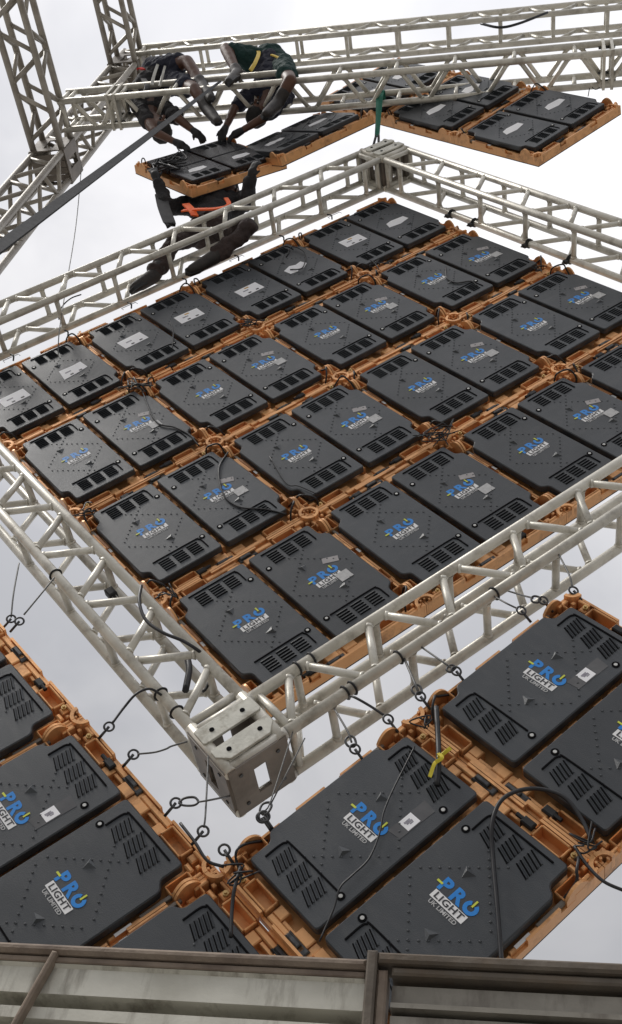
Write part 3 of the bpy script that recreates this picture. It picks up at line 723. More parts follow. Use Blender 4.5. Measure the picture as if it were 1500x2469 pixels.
for dx in (-0.022, 0.022):
    link('shackle', MB().path(curve([sl1+Vector((dx*0.5, 0, 0.03))-top, sl1*0.5+sl2*0.5+Vector((dx, -0.01, 0))-top, sl2+Vector((dx*1.6, 0, 0))-top], 5), 0.011, 7).mesh('shackle', 'black', True), t)
link('shackle_pin', MB().tube(sl2-top-Vector((0.06, 0, 0)), sl2-top+Vector((0.06, 0, 0)), 0.012, 8).mesh('shackle_pin', 'steel', True), t)
# dark strap running from the beam past the viewer at left
sA = at(532, 196, -0.63); sB = at(-80, 655, -2.35)
mid = (sA+sB)/2+Vector((0, 0, -0.02))
poly_thing('ratchet_strap', MB().ribbon(curve([sA, sA*0.75+sB*0.25+Vector((0,0,-0.012)), mid, sA*0.25+sB*0.75+Vector((0,0,-0.012)), sB], 6), lambda q: (0.3+0.4*q, 0.6, 0.9*q+0.1), 0.020, 0.010, 0.046),
           'greystrap', 'long dark grey strap slanting across the upper left corner', 'strap', None, False)
poly_thing('hanging_wire', MB().path(curve([at(197, 400, -0.1), at(183, 545, -0.1), at(158, 700, -0.12), at(143, 800, -0.15), at(140, 860, -0.1)], 5), 0.004, 5), 'wire',
           'thin wire hanging down from the tower beside the left truss', 'wire')

GW = 'safety wires between frame and lower screen'
def safety(p_ring, pts, label, carab=None, r=0.0042, m='wire', R=0.020, dirv=None):
    o = Vector(p_ring); t = thing('safety_wire', o, label, 'safety wire', GW)
    a1 = Vector((0.75, 0.15, 0.6)); a2 = Vector((-0.55, -0.3, 0.8))
    a2 = (a2-a1*a2.dot(a1)/a1.length_squared)
    link('ring', MB().torus((0, 0, 0), a1, a2, R, 0.0048, 0, 2*math.pi, 18, 6).mesh('ring', 'steel', True), t)
    dv = -AX if o.x < 0.02*S else BX
    link('eye_bolt', MB().tube((0, 0, 0), dv*0.058+Vector((0, 0.03, 0)), 0.006, 7).mesh('eye_bolt', 'steel', True), t)
    if carab is not None:
        c = Vector(carab)-o; d = c.normalized(); s_ = d.cross(Vector((0, 1, 0))).normalized(); L = c.length
        loop = [d*(R*0.6), d*(L*0.35)+s_*0.020, d*(L*0.8)+s_*0.022, d*L, d*(L*0.8)-s_*0.014, d*(L*0.35)-s_*0.012, d*(R*0.6)]
        link('carabiner', MB().path(curve(loop, 4), 0.005, 6).mesh('carabiner', 'steel', True), t)
    q = [Vector(p)-o for p in pts]
    link('wire', MB().path(curve(q, 6) if len(q) > 2 else q, r, 6).mesh('wire', m, True), t)
    return t
nr = -0.33; nf = -0.30
safety(at(47, 1498, nr), [at(58, 1482, nr), at(95, 1437, nr), at(131, 1393, nf)], 'safety wire clipped at far left, tied to the frame chord')
safety(at(27, 1492, nr), [at(27, 1488, nr), at(33, 1430, nr), at(46, 1358, nf)], 'thin slack safety wire at the left edge')
safety(at(263, 1752, nr), [at(270, 1745, nr), at(300, 1705, nr), at(330, 1672, nr-0.02), at(362, 1661, nf-0.03), at(390, 1676, nf)], 'dark safety wire looping up over the lower left chord', None, 0.0055, 'cable')
safety(at(322, 1819, nr), [at(332, 1818, nr), at(372, 1814, nr), at(400, 1806, nr), at(414, 1799, nf), at(452, 1788, nf)], 'short safety wire pulled sideways, third from the left')
safety(at(424, 1936, nr), [at(476, 1934, nr), at(512, 1928, nr), at(560, 1918, -0.1)], 'safety wire with a big carabiner left of the plated block', at(478, 1934, nr))
safety(at(490, 2004, nr), [at(492, 1995, nr), at(496, 1955, nr), at(503, 1815, -0.28)], 'safety wire hanging straight down beside the plated block')
safety(at(541, 2049, nr), [at(541, 2058, nr), at(548, 2066, nr)], 'loose ring on the V corner of the lower screen')
safety(at(632, 1971, nr), [at(640, 1955, nr), at(655, 1925, nr), at(706, 1765, -0.28)], 'doubled thin safety wire right below the plated block', at(650, 1935, nr), 0.003)
safety(at(637, 1968, nr), [at(655, 1935, nr), at(735, 1780, -0.28)], 'second strand of the doubled wire below the plated block', None, 0.003)
safety(at(856, 1806, nr), [at(848, 1790, nr), at(838, 1763, nr), at(814, 1722, -0.3), at(806, 1708, -0.27)], 'knotted safety wire with carabiner, below the frame middle', at(843, 1775, nr))
safety(at(936, 1734, nr), [at(928, 1726, nr), at(892, 1702, nr), at(852, 1680, nf-0.03), at(842, 1682, -0.27)], 'safety strap wrapped three times round the chord', None, 0.0055, 'cable')
safety(at(1014, 1679, nr), [at(1008, 1666, nr), at(998, 1642, nr), at(975, 1588, -0.27)], 'chain-like safety wire at the joint of the lower right screen', at(1003, 1652, nr), 0.0055)
safety(at(1100, 1618, nr), [at(1090, 1612, nr), at(1062, 1592, nr), at(1016, 1560, -0.27)], 'safety wire left of the cabinet at the right edge', at(1082, 1606, nr))
safety(at(1257, 1472, nr), [at(1249, 1468, nr), at(1222, 1455, nr), at(1192, 1438, -0.28)], 'safety wire clipped to a black chord tie, right side')
safety(at(1310, 1448, nr), [at(1285, 1442, nr), at(1262, 1436, -0.1), at(1222, 1424, -0.05)], 'safety wire with black carabiner nearest the right edge', at(1282, 1441, nr))
safety(at(1383, 1424, nr), [at(1380, 1415, nr), at(1372, 1385, nr), at(1345, 1332, -0.27)], 'frayed thin safety wire on the top joint at the right')

# zip ties round the chords
def tie(px, py, n, ax, label, r=0.033):
    c = at(px, py, n); a = ax.orthogonal().normalized(); b = ax.cross(a)
    o = link('cable_tie', MB().torus((0, 0, 0), a, b, r, 0.005, 0, 2*math.pi, 16, 5).mesh('cable_tie', 'black', True)); o.location = c
    return tag(o, label, 'cable tie', 'black ties on the frame chords')
for (i, j, ax, lab) in ((-c0-0.13, 1.97, BX, 'black tie on the lower left chord nearest the plated block'), (-c0-0.13, 1.83, BX, 'black tie on the lower left chord, second from the plated block'),
                        (-c0-0.13, 0.74, BX, 'black tie on the lower left chord halfway up'), (-1.78, c0+0.13, AX, 'black tie wrapped on the lower right chord'),
                        (-1.74, c0+0.13, AX, 'black tie beside another on the lower right chord'), (-1.48, c0+0.13, AX, 'black tie on the lower right chord above a chain'),
                        (-0.90, c0+0.13, AX, 'black tie on the lower right chord near the joint'), (-1.85, c0-0.13, AX, 'black tie on the inner chord below the bottom cabinet'),
                        (-1.77, c0-0.13, AX, 'black tie on the inner chord close to the plated block')):
    p = g(i, j, -0.27); c = p; a = ax.orthogonal().normalized(); b = ax.cross(a)
    o = link('cable_tie', MB().torus((0, 0, 0), a, b, 0.030, 0.0055, 0, 2*math.pi, 16, 5).mesh('cable_tie', 'black', True)); o.location = c
    tag(o, lab, 'cable tie', 'black ties on the frame chords')
# black clamps on the upper right chord
for (jj, lab) in ((-1.27, 'small dark clamp on the upper right chord near the top corner'), (-1.0, 'dark clamp on the upper right chord, second from the top'),
                  (-0.40, 'black clamp on the upper right chord above a cabinet joint'), (0.02, 'black clamp on the upper right chord near the right edge')):
    c = g(2.13, jj, -0.01); t = thing('chord_clamp', c, lab, 'clamp', 'clamps on the upper right chord')
    fm = frame_mat((0, 0, 0), BX, AX)
    link('jaw', MB().torus((0, 0, 0), AX, NX, 0.030, 0.007, 0, 2*math.pi, 14, 6).torus(BX*0.016, AX, NX, 0.030, 0.006, 0, 2*math.pi, 14, 6).cbox(-0.012, 0.026, -0.060, -0.030, -0.012, 0.012, 0.004, fm).mesh('jaw', 'black'), t)
    link('bolt', MB().tube(Vector((0, 0, 0))-AX*0.075, Vector((0, 0, 0))-AX*0.03, 0.006, 8).mesh('bolt', 'steel', True), t)

# ------------------------------------------------------------------ loose cables
def cable(pts, r, label, n=6, m='cable'):
    return poly_thing('cable', MB().path(curve(pts, n), r, 7), m, label, 'cable', 'loose cables')
zc = -0.355
cable([at(1052, 1705, zc), at(1056, 1770, zc-0.01), at(1058, 1830, zc-0.02), at(1054, 1895, zc)], 0.011, 'thick black cable hanging straight, tied with yellow, lower right')
cable([at(1210, 2330, zc-0.02), at(1200, 2200, zc-0.02), at(1188, 2060, zc-0.02), at(1186, 1990, zc-0.04), at(1205, 1935, zc-0.05), at(1245, 1908, zc-0.04), at(1300, 1902, zc-0.02), at(1360, 1922, zc-0.02), at(1402, 1975, zc-0.01), at(1428, 2030, zc-0.01)], 0.008, 'black cable making a tall loop over the lower right logo cover')
cable([at(1385, 2040, zc), at(1415, 2085, zc-0.01), at(1455, 2125, zc-0.02), at(1510, 2150, zc-0.02)], 0.006, 'thin cable leaving the screen at the right edge')
cable([at(1000, 1800, zc), at(975, 1850, zc), at(945, 1910, zc), at(925, 1960, zc), at(915, 2010, zc), at(890, 2070, zc), at(850, 2110, zc), at(820, 2140, zc), at(805, 2190, zc+0.01), at(770, 2270, zc+0.02)], 0.0034, 'thin black cable wandering over the big near logo cover')
cable([at(580, 2090, zc), at(566, 2140, zc-0.01), at(560, 2185, zc), at(556, 2260, zc)], 0.007, 'dark cable at the V corner of the lower screen')
cable([at(435, 1985, zc), at(470, 2030, zc-0.01), at(500, 2075, zc-0.01), at(540, 2090, zc)], 0.006, 'short dark cable along the left rim at the V corner')
cable([at(341, 1412, -0.32), at(336, 1450, -0.34), at(352, 1495, -0.34), at(392, 1525, -0.34), at(440, 1545, -0.33), at(480, 1570, -0.30), at(515, 1600, -0.15)], 0.008, 'black cable draped over the lower left truss')
cable([at(452, 1585, -0.1), at(456, 1615, -0.12), at(447, 1665, -0.14)], 0.016, 'thick black cable bundle hanging inside the lower left truss')
cable([at(505, 1640, -0.1), at(497, 1660, -0.1), at(488, 1668, -0.1)], 0.007, 'short black cable end inside the lower left truss near the block')
cable([at(550, 1090, -0.03), at(528, 1130, -0.035), at(538, 1190, -0.035), at(575, 1222, -0.035), at(640, 1228, -0.035), at(690, 1240, -0.03)], 0.005, 'thin cable curving over a cover left of a bronze ring')
cable([at(340, 935, -0.03), at(375, 1015, -0.035), at(420, 1030, -0.035), at(455, 1048, -0.03), at(480, 1075, -0.02)], 0.005, 'thin cable over the second row left cover')
cable([at(1075, 645, -0.03), at(1078, 670, -0.035), at(1100, 682, -0.035), at(1135, 678, -0.035), at(1152, 690, -0.03)], 0.005, 'thin cable looped on an upper right cover')
cable([at(690, 620, -0.03), at(705, 595, -0.05), at(735, 610, -0.05), at(730, 645, -0.05), at(700, 650, -0.035)], 0.0045, 'thin cable loop on a top row cover with torn paper')
cable([at(415, 845, -0.02), at(418, 800, -0.05), at(410, 780, -0.05)], 0.005, 'short dark cable sticking up at the top row')
cable([at(142, 770, -0.06), at(148, 742, -0.1), at(170, 720, -0.12), at(196, 710, -0.12)], 0.005, 'thin dark cable curved against the upper left truss')
cable([at(1160, 57, -0.75), at(1205, 66, -0.75), at(1250, 57, -0.75), at(1320, 30, -0.75)], 0.012, 'black cable sagging between the beams at the top')
cable([at(1418, 232, -0.32), at(1424, 210, -0.34), at(1440, 215, -0.34), at(1475, 190, -0.3)], 0.004, 'thin wire above the far upper right cabinet')
cable([at(650, 1100, -0.03), at(690, 1165, -0.032), at(720, 1172, -0.032), at(762, 1190, -0.03)], 0.003, 'hair thin wire across a third row cover')
def tangle(name, px, py, n, rad, cnt, label, seed, r=0.0036, m='cable'):
    rn = random.Random(seed); c = at(px, py, n); t = thing(name, c, label, 'cable tangle')
    for k in range(cnt):
        pts = [Vector((rn.gauss(0, rad), rn.uniform(-0.03, 0.0), rn.gauss(0, rad))) for _ in range(4)]
        link('strand', MB().path(curve(pts, 5), r, 5).mesh('strand', m if k % 3 else 'black', True), t)
    return t
tangle('cable_tangle', 1062, 1050, -0.03, 0.055, 9, 'black cable tangle over the bronze ring right of centre', 1)
tangle('cable_tangle', 328, 935, -0.03, 0.050, 7, 'wire tangle over the ring in the top left of the middle screen', 2, 0.004, 'wire')
tangle('cable_tangle', 405, 395, -0.36, 0.085, 12, 'messy cable bunch on the tilted cabinet the workers hold', 3, 0.006)
tangle('cable_tangle', 400, 1430, -0.06, 0.040, 3, 'cable tangle at the left rim of the middle screen, low', 4)
tangle('cable_tangle', 205, 1235, -0.05, 0.035, 3, 'cable tangle at the left rim of the middle screen, halfway', 5)
tangle('cable_tangle', 1300, 650, -0.03, 0.035, 3, 'cable tangle at the upper right rim of the middle screen', 6)
tangle('cable_tangle', 575, 2120, -0.35, 0.040, 3, 'cable tangle just below the V corner', 7)
tangle('cable_tangle', 1420, 2045, -0.35, 0.035, 3, 'cable tangle at the right ring of the lower screen', 8)
tangle('cable_tangle', 1030, 1745, -0.35, 0.030, 3, 'cable tangle at the joint between the two lower right cabinets', 9)
tangle('cable_tangle', 905, 640, -0.03, 0.045, 5, 'cable tangle by the ring in the top right of the middle screen', 10, 0.004)
tangle('cable_tangle', 600, 785, -0.03, 0.040, 5, 'cable tangle by the ring in the top middle of the middle screen', 12, 0.004)
yt = thing('yellow_tie', at(1056, 1838, zc-0.03), 'bright yellow tie knotted round the hanging black cable', 'tie')
for k, pts in enumerate(([(0, 0, 0.02), (0.03, -0.01, 0.045), (0.045, -0.01, 0.06)], [(0, 0, 0.01), (-0.012, -0.012, -0.02), (-0.025, -0.01, -0.075)], [(0, -0.014, 0.03), (0.016, -0.016, 0.01), (-0.006, -0.016, -0.012)])):
    link('tail', MB().ribbon(curve(pts, 5), (0.8, 0.2, 0.3), 0.014, 0.004).mesh('tail', 'yellowtie'), yt)
pl = thing('black_plug', at(268, 1430, -0.12), 'black two-pin plug stuck in the lower left truss', 'plug')
fm = frame_mat((0, 0, 0), AX, -BX)
link('body', MB().cbox(-0.022, 0.022, -0.03, 0.03, -0.02, 0.02, 0.006, fm).mesh('body', 'black'), pl)
for q in (-0.01, 0.01): link('pin', MB().tube(fm @ Vector((q, -0.03, 0)), fm @ Vector((q, -0.05, 0)), 0.003, 6).mesh('pin', 'screw', True), pl)
# hanging hooks of thin wire along the top rim of the middle screen
for k, i in enumerate((-1.5, -1.05, -0.5, 0.0, 0.5, 0.95, 1.45)):
    p = g(i, -2.0, -0.01); q = g(i+0.02, -2.09, -0.02)
    cable([p, p*0.6+q*0.4+Vector((0.01, -0.01, 0.01)), q], 0.006, 'short black lead on the top rim, %s from left' % ['first','second','third','fourth','fifth','sixth','seventh'][k], 4)
# wire handles standing on the top rim
for k, i in enumerate((-1.5, -0.5, 0.5, 1.5)):
    o_ = g(i, -2.01, -0.02); pts = [o_-AX*0.06, o_-AX*0.06-BX*0.03, o_+AX*0.06-BX*0.03, o_+AX*0.06]
    poly_thing('wire_handle', MB().path(pts, 0.0025, 5), 'steel', 'thin wire handle on the top rim above the %s top row cabinet' % ordn[k], 'handle', 'wire handles on the top rim')

# ------------------------------------------------------------------ workers
crease = bpy.data.textures.new('cloth_creases', 'CLOUDS'); crease.noise_scale = 0.085; crease.noise_depth = 2
def skin_mesh(name, J, E, m, parent, root, sub_=2):
    """one continuous surface grown round a skeleton: tapered limbs merged by a voxel remesh and smoothed"""
    o0 = parent.location; mb = MB()
    def rad(k):
        r = J[k][1]; return max(r) if isinstance(r, tuple) else r
    def ball(c, r, n1=12, n2=7):
        vs_ = [c+Vector((0, 0, r))]; fs_ = []
        for a in range(1, n2):
            th = math.pi*a/n2
            for b in range(n1):
                ph = 2*math.pi*b/n1; vs_.append(c+Vector((math.sin(th)*math.cos(ph), math.sin(th)*math.sin(ph), math.cos(th)))*r)
        vs_.append(c-Vector((0, 0, r))); L_ = len(vs_)-1
        for b in range(n1):
            b2 = (b+1) % n1; fs_.append((0, 1+b, 1+b2)); fs_.append((L_, L_-n1+b2, L_-n1+b))
            for a in range(n2-2): fs_.append((1+a*n1+b, 1+(a+1)*n1+b, 1+(a+1)*n1+b2, 1+a*n1+b2))
        mb.add(vs_, fs_)
    for k in J: ball(Vector(J[k][0])-o0, rad(k))
    for a, b in E: mb.tube(Vector(J[a][0])-o0, Vector(J[b][0])-o0, rad(a)*0.985, 12, rad(b)*0.985)
    o = link(name, mb.mesh(name, m, True), parent)
    rm = o.modifiers.new('Merge', 'REMESH'); rm.mode = 'VOXEL'; rm.voxel_size = 0.009 if sub_ == 1 else 0.018; rm.use_smooth_shade = True
    sm = o.modifiers.new('Smooth', 'SMOOTH'); sm.factor = 0.5; sm.iterations = 2 if sub_ == 1 else 5
    if name in ('shirt', 'shorts', 'trousers'):
        rm.voxel_size = 0.012
        dm = o.modifiers.new('Creases', 'DISPLACE'); dm.texture = crease; dm.strength = 0.055; dm.mid_level = 0.45; dm.texture_coords = 'LOCAL'
        s2_ = o.modifiers.new('Soften', 'SMOOTH'); s2_.factor = 0.5; s2_.iterations = 2
    return o
def lerp(a, b, t): return a*(1-t)+b*t
def person(name_label, P, top_m, leg_m, boot_m, glove_m, bare_leg, hair_m, extra=None, long_sleeve=False, loose=0.030):
    """P: joints in world metres: pelvis chest neck head, shL elL haL shR elR haR, hipL knL anL toL, hipR knR anR toR"""
    t = thing('person', P['pelvis'], name_label, 'person', 'workers on the trusses')
    J = {}
    J['pelvis'] = (P['pelvis'], 0.135); J['waist'] = (lerp(P['pelvis'], P['chest'], 0.5), 0.128); J['chest'] = (P['chest'], 0.142)
    J['neck'] = (P['neck'], 0.058); J['headb'] = (lerp(P['neck'], P['head'], 0.45), (0.075, 0.080)); J['head'] = (P['head'], (0.088, 0.100))
    hd = (P['head']-P['neck']).normalized(); J['crown'] = (P['head']+hd*0.085, (0.062, 0.070))
    E = [('pelvis','waist'),('waist','chest'),('chest','neck'),('neck','headb'),('headb','head'),('head','crown')]
    for s_ in 'LR':
        J['sh'+s_] = (P['sh'+s_], 0.066); J['el'+s_] = (P['el'+s_], 0.046); J['ha'+s_] = (P['ha'+s_], 0.032)
        sm_ = P.get('slim', 1.0)
        J['hip'+s_] = (P['hip'+s_], 0.098*sm_); J['mid'+s_] = (lerp(P['hip'+s_], P['kn'+s_], 0.5), 0.085*sm_); J['kn'+s_] = (P['kn'+s_], 0.062*sm_)
        J['calf'+s_] = (lerp(P['kn'+s_], P['an'+s_], 0.35), 0.060*sm_); J['an'+s_] = (P['an'+s_], 0.042)
        E += [('chest','sh'+s_),('sh'+s_,'el'+s_),('el'+s_,'ha'+s_),('pelvis','hip'+s_),('hip'+s_,'mid'+s_),('mid'+s_,'kn'+s_),('kn'+s_,'calf'+s_),('calf'+s_,'an'+s_)]
    body = skin_mesh('body', J, E, 'skin', t, 'pelvis')
    # clothes follow the body
    def grow(k, e): 
        r = J[k][1]; return (J[k][0], (r[0]+e, r[1]+e) if isinstance(r, tuple) else r+e)
    SJ = {k: grow(k, 0.030) for k in ('pelvis','waist','chest')}
    SJ['collar'] = (lerp(P['chest'], P['neck'], 0.75), 0.075); SE = [('pelvis','waist'),('waist','chest'),('chest','collar')]
    for s_ in 'LR':
        SJ['sh'+s_] = grow('sh'+s_, 0.018); SE += [('chest','sh'+s_)]
        if long_sleeve: SJ['el'+s_] = grow('el'+s_, 0.018); SJ['cu'+s_] = (lerp(P['el'+s_], P['ha'+s_], 0.85), 0.050); SE += [('sh'+s_,'el'+s_),('el'+s_,'cu'+s_)]
        else: SJ['sl'+s_] = (lerp(P['sh'+s_], P['el'+s_], 0.75), 0.070); SE += [('sh'+s_,'sl'+s_)]
    skin_mesh('shirt', SJ, SE, top_m, t, 'pelvis')
    LJ = {'pelvis': grow('pelvis', 0.040)}; LE = []
    for s_ in 'LR':
        LJ['hip'+s_] = grow('hip'+s_, loose); LJ['mid'+s_] = grow('mid'+s_, loose-0.006); LE += [('pelvis','hip'+s_),('hip'+s_,'mid'+s_)]
        if bare_leg: LJ['hem'+s_] = (lerp(P['hip'+s_], P['kn'+s_], 0.72), 0.098); LE += [('mid'+s_,'hem'+s_)]
        else:
            LJ['kn'+s_] = grow('kn'+s_, loose); LJ['calf'+s_] = grow('calf'+s_, loose); LJ['an'+s_] = (lerp(P['kn'+s_], P['an'+s_], 0.92), 0.066)
            LE += [('mid'+s_,'kn'+s_),('kn'+s_,'calf'+s_),('calf'+s_,'an'+s_)]
    skin_mesh('shorts' if bare_leg else 'trousers', LJ, LE, leg_m, t, 'pelvis')
    for s_ in 'LR':
        a, q = P['an'+s_], P['to'+s_]; up = (P['kn'+s_]-a).normalized(); f = (q-a); 
        sole = a-up*0.055
        BJ = {'shaft': (a+up*0.09, 0.062), 'ankle': (a-up*0.02, 0.060), 'ball': (lerp(a, q, 0.62)-up*0.045, (0.052, 0.046)), 'toe': (q-up*0.05, (0.042, 0.034)), 'heel': (a-f.normalized()*0.045-up*0.045, 0.046)}
        b = skin_mesh('boot', BJ, [('shaft','ankle'),('ankle','ball'),('ball','toe'),('ankle','heel')], boot_m, t, 'ankle')
        sm = MB(); fx = f.normalized(); sx = fx.cross(up).normalized(); c0_ = a-up*0.092-t.location
        outl = [(-0.10,-0.036),(0.02,-0.034),(0.12,-0.048),(0.20,-0.036),(0.225,0.0),(0.20,0.038),(0.12,0.048),(0.02,0.036),(-0.10,0.036)]
        kq = (f.length+0.02)/0.225
        mm_ = frame_mat(c0_, fx, -sx if fx.cross(-sx).dot(up) > 0 else sx)
        link('sole', sm.prism([(x*kq, y) for x, y in outl], -0.010, 0.018, 0.003, mm_).mesh('sole', 'black'), b)
        # gloved hand: palm, four fingers, thumb
        h = P['ha'+s_]; d = (h-P['el'+s_]).normalized(); side = d.cross(Vector((0, 1, 0))).normalized(); nrm = side.cross(d)
        HJ = {'wrist': (h-d*0.02, 0.034), 'palm': (h+d*0.045, (0.040, 0.022))}; HE = [('wrist','palm')]
        for q_, (off, ln_) in enumerate(((-0.030, 0.060), (-0.010, 0.070), (0.011, 0.066), (0.031, 0.050))):
            k0, k1, k2 = 'f%da' % q_, 'f%db' % q_, 'f%dc' % q_
            HJ[k0] = (h+d*0.085+side*off, 0.0105); HJ[k1] = (h+d*(0.085+ln_*0.5)+side*off*1.1+nrm*0.012, 0.0098); HJ[k2] = (h+d*(0.085+ln_*0.75)+side*off*1.1+nrm*0.040, 0.0085)
            HE += [('palm', k0), (k0, k1), (k1, k2)]
        HJ['t1'] = (h+d*0.035-side*0.046, 0.0125); HJ['t2'] = (h+d*0.068-side*0.062+nrm*0.018, 0.0105); HE += [('palm','t1'),('t1','t2')]
        skin_mesh('glove', HJ, HE, glove_m, t, 'palm', 1)
    # hair cap and face
    hc = P['head']; up = hd
    fw_ = P.get('face', Vector((0, -1, 0))); fw_ = (fw_-up*fw_.dot(up)).normalized(); sd2 = up.cross(fw_)
    mbh = MB(); n1, n2 = 10, 6; vs_ = []; fs_ = []
    for a in range(n2+1):
        th = math.pi*0.56*a/n2
        for b in range(n1):
            ph = 2*math.pi*b/n1
            vv = up*(math.cos(th)*0.118)+fw_*(math.sin(th)*math.cos(ph)*0.105-0.012)+sd2*(math.sin(th)*math.sin(ph)*0.098)
            vs_.append(hc+up*0.045+vv-t.location)
    for a in range(n2):
        for b in range(n1): fs_.append((a*n1+b, a*n1+(b+1) % n1, (a+1)*n1+(b+1) % n1, (a+1)*n1+b))
    link('hair' if hair_m == 'hair' else 'cap', mbh.add(vs_, fs_).mesh('hair', hair_m, True), t)
    for q in (-1, 1):
        link('eye', MB().tube(hc+fw_*0.086+sd2*(q*0.034)-t.location, hc+fw_*0.102+sd2*(q*0.034)-t.location, 0.011, 8).mesh('eye', 'ink', True), t)
        link('ear', MB().torus(hc+sd2*(q*0.098)-up*0.005-t.location, fw_, up, 0.018, 0.010, 0, 2*math.pi, 10, 6).mesh('ear', 'skin', True), t)
    link('nose', MB().tube(hc+fw_*0.085+up*0.005-t.location, hc+fw_*0.118-up*0.030-t.location, 0.010, 8, 0.017).mesh('nose', 'skin', True), t)
    link('mouth', MB().tube(hc+fw_*0.094-up*0.058-sd2*0.025-t.location, hc+fw_*0.094-up*0.058+sd2*0.025-t.location, 0.007, 6).mesh('mouth', 'browncloth', True), t)
    # harness straps
    if extra:
        for nm, mt, pts, ww in extra:
            link(nm, MB().ribbon(curve([p-t.location for p in pts], 6), lambda q: (0.3, 0.2, 1), ww, 0.012).mesh(nm, mt), t)
    return t
def chk(tag_, P):
    def d(a, b): return (P[a]-P[b]).length
    print('PERSON', tag_, 'torso %.2f' % d('pelvis','neck'), 'sh %.2f' % d('shL','shR'), ' '.join('%s: ua %.2f fa %.2f th %.2f sh %.2f ft %.2f;' % (s_, d('sh'+s_,'el'+s_), d('el'+s_,'ha'+s_), d('hip'+s_,'kn'+s_), d('kn'+s_,'an'+s_), d('an'+s_,'to'+s_)) for s_ in 'LR'))
# worker crouching on the frame, arms up round the tilted cabinet
W3 = dict(pelvis=at(505, 556, -0.04), chest=at(520, 505, -0.04), neck=at(535, 478, -0.05), head=at(546, 462, -0.05),
          shL=at(452, 497, -0.06), elL=at(402, 498, -0.17), haL=at(378, 432, -0.33), shR=at(585, 487, -0.06), elR=at(597, 470, -0.20), haR=at(606, 428, -0.33),
          hipL=at(470, 566, -0.05), knL=at(418, 585, -0.17), anL=at(372, 662, -0.10), toL=at(330, 684, -0.12),
          hipR=at(540, 566, -0.05), knR=at(603, 546, -0.24), anR=at(522, 616, -0.12), toR=at(474, 640, -0.12), face=Vector((0, -1, 0.6)), slim=0.84)
chk('W3', W3)
# seated right worker
W2 = dict(pelvis=at(650, 150, -0.52), chest=at(655, 215, -0.42), neck=at(640, 256, -0.37), head=at(624, 272, -0.35),
          shL=at(600, 232, -0.42), elL=at(565, 262, -0.40), haL=at(542, 312, -0.33), shR=at(688, 236, -0.38), elR=at(640, 282, -0.40), haR=at(578, 318, -0.33),
          hipL=at(620, 150, -0.55), knL=at(545, 118, -0.70), anL=at(572, 176, -0.62), toL=at(548, 192, -0.70),
          hipR=at(678, 160, -0.50), knR=at(700, 195, -0.66), anR=at(672, 245, -0.52), toR=at(648, 262, -0.58), face=Vector((-0.4, -0.5, -0.7)))
chk('W2', W2)
W1 = dict(pelvis=at(385, 182, -0.52), chest=at(352, 226, -0.44), neck=at(366, 280, -0.38), head=at(388, 312, -0.36),
          shL=at(318, 228, -0.44), elL=at(372, 318, -0.42), haL=at(428, 345, -0.34), shR=at(395, 262, -0.38), elR=at(435, 290, -0.40), haR=at(470, 318, -0.33),
          hipL=at(372, 170, -0.55), knL=at(452, 148, -0.70), anL=at(488, 205, -0.60), toL=at(505, 232, -0.62),
          hipR=at(405, 195, -0.48), knR=at(470, 215, -0.62), anR=at(500, 262, -0.52), toR=at(520, 285, -0.52), face=Vector((0.6, -0.5, -0.5)))
chk('W1', W1)
def off(p, x, y, z): return p+Vector((x, y, z))
person('worker in dark clothes with orange harness crouching on the frame truss', W3, 'darkcloth', 'browncloth', 'boot', 'black', False, 'hair',
       [('harness_strap', 'hi_orange', [at(440, 508, -0.24), at(475, 505, -0.25), at(520, 503, -0.25), at(575, 492, -0.24)], 0.055),
        ('harness_strap', 'hi_orange', [at(545, 478, -0.22), at(552, 492, -0.24), at(540, 505, -0.25)], 0.035),
        ('harness_strap', 'hi_orange', [at(448, 492, -0.22), at(462, 506, -0.25), at(470, 520, -0.24)], 0.060),
        ('tool_bag', 'black', [at(388, 470, -0.22), at(395, 500, -0.24), at(408, 535, -0.24), at(412, 545, -0.22)], 0.10)], True, 0.012)
person('worker in dark green shorts with yellow harness sitting on the beam, right one', W2, 'navy', 'greencloth', 'boot', 'black', True, 'hair',
       [('harness_strap', 'hi_yellow', [at(604, 170, -0.68), at(616, 150, -0.69), at(624, 128, -0.67), at(617, 118, -0.64)], 0.035),
        ('harness_strap', 'hi_yellow', [at(655, 132, -0.66), at(672, 140, -0.66), at(684, 158, -0.64)], 0.028),
        ('harness_strap', 'greystripe', [at(600, 112, -0.64), at(616, 112, -0.66)], 0.05)])
person('worker with grey-striped harness bent over the beam, left one with a red tag', W1, 'darkcloth', 'navy', 'boot', 'black', True, 'hair',
       [('harness_strap', 'greystripe', [at(366, 205, -0.66), at(372, 180, -0.68), at(380, 158, -0.67), at(384, 148, -0.64)], 0.028),
        ('harness_strap', 'greystripe', [at(385, 208, -0.64), at(392, 182, -0.68), at(398, 160, -0.67)], 0.022),
        ('harness_strap', 'black', [at(345, 190, -0.60), at(355, 205, -0.64), at(352, 225, -0.62)], 0.05),
        ('red_tag', 'red', [at(330, 168, -0.64), at(338, 164, -0.65), at(346, 168, -0.64)], 0.05)])

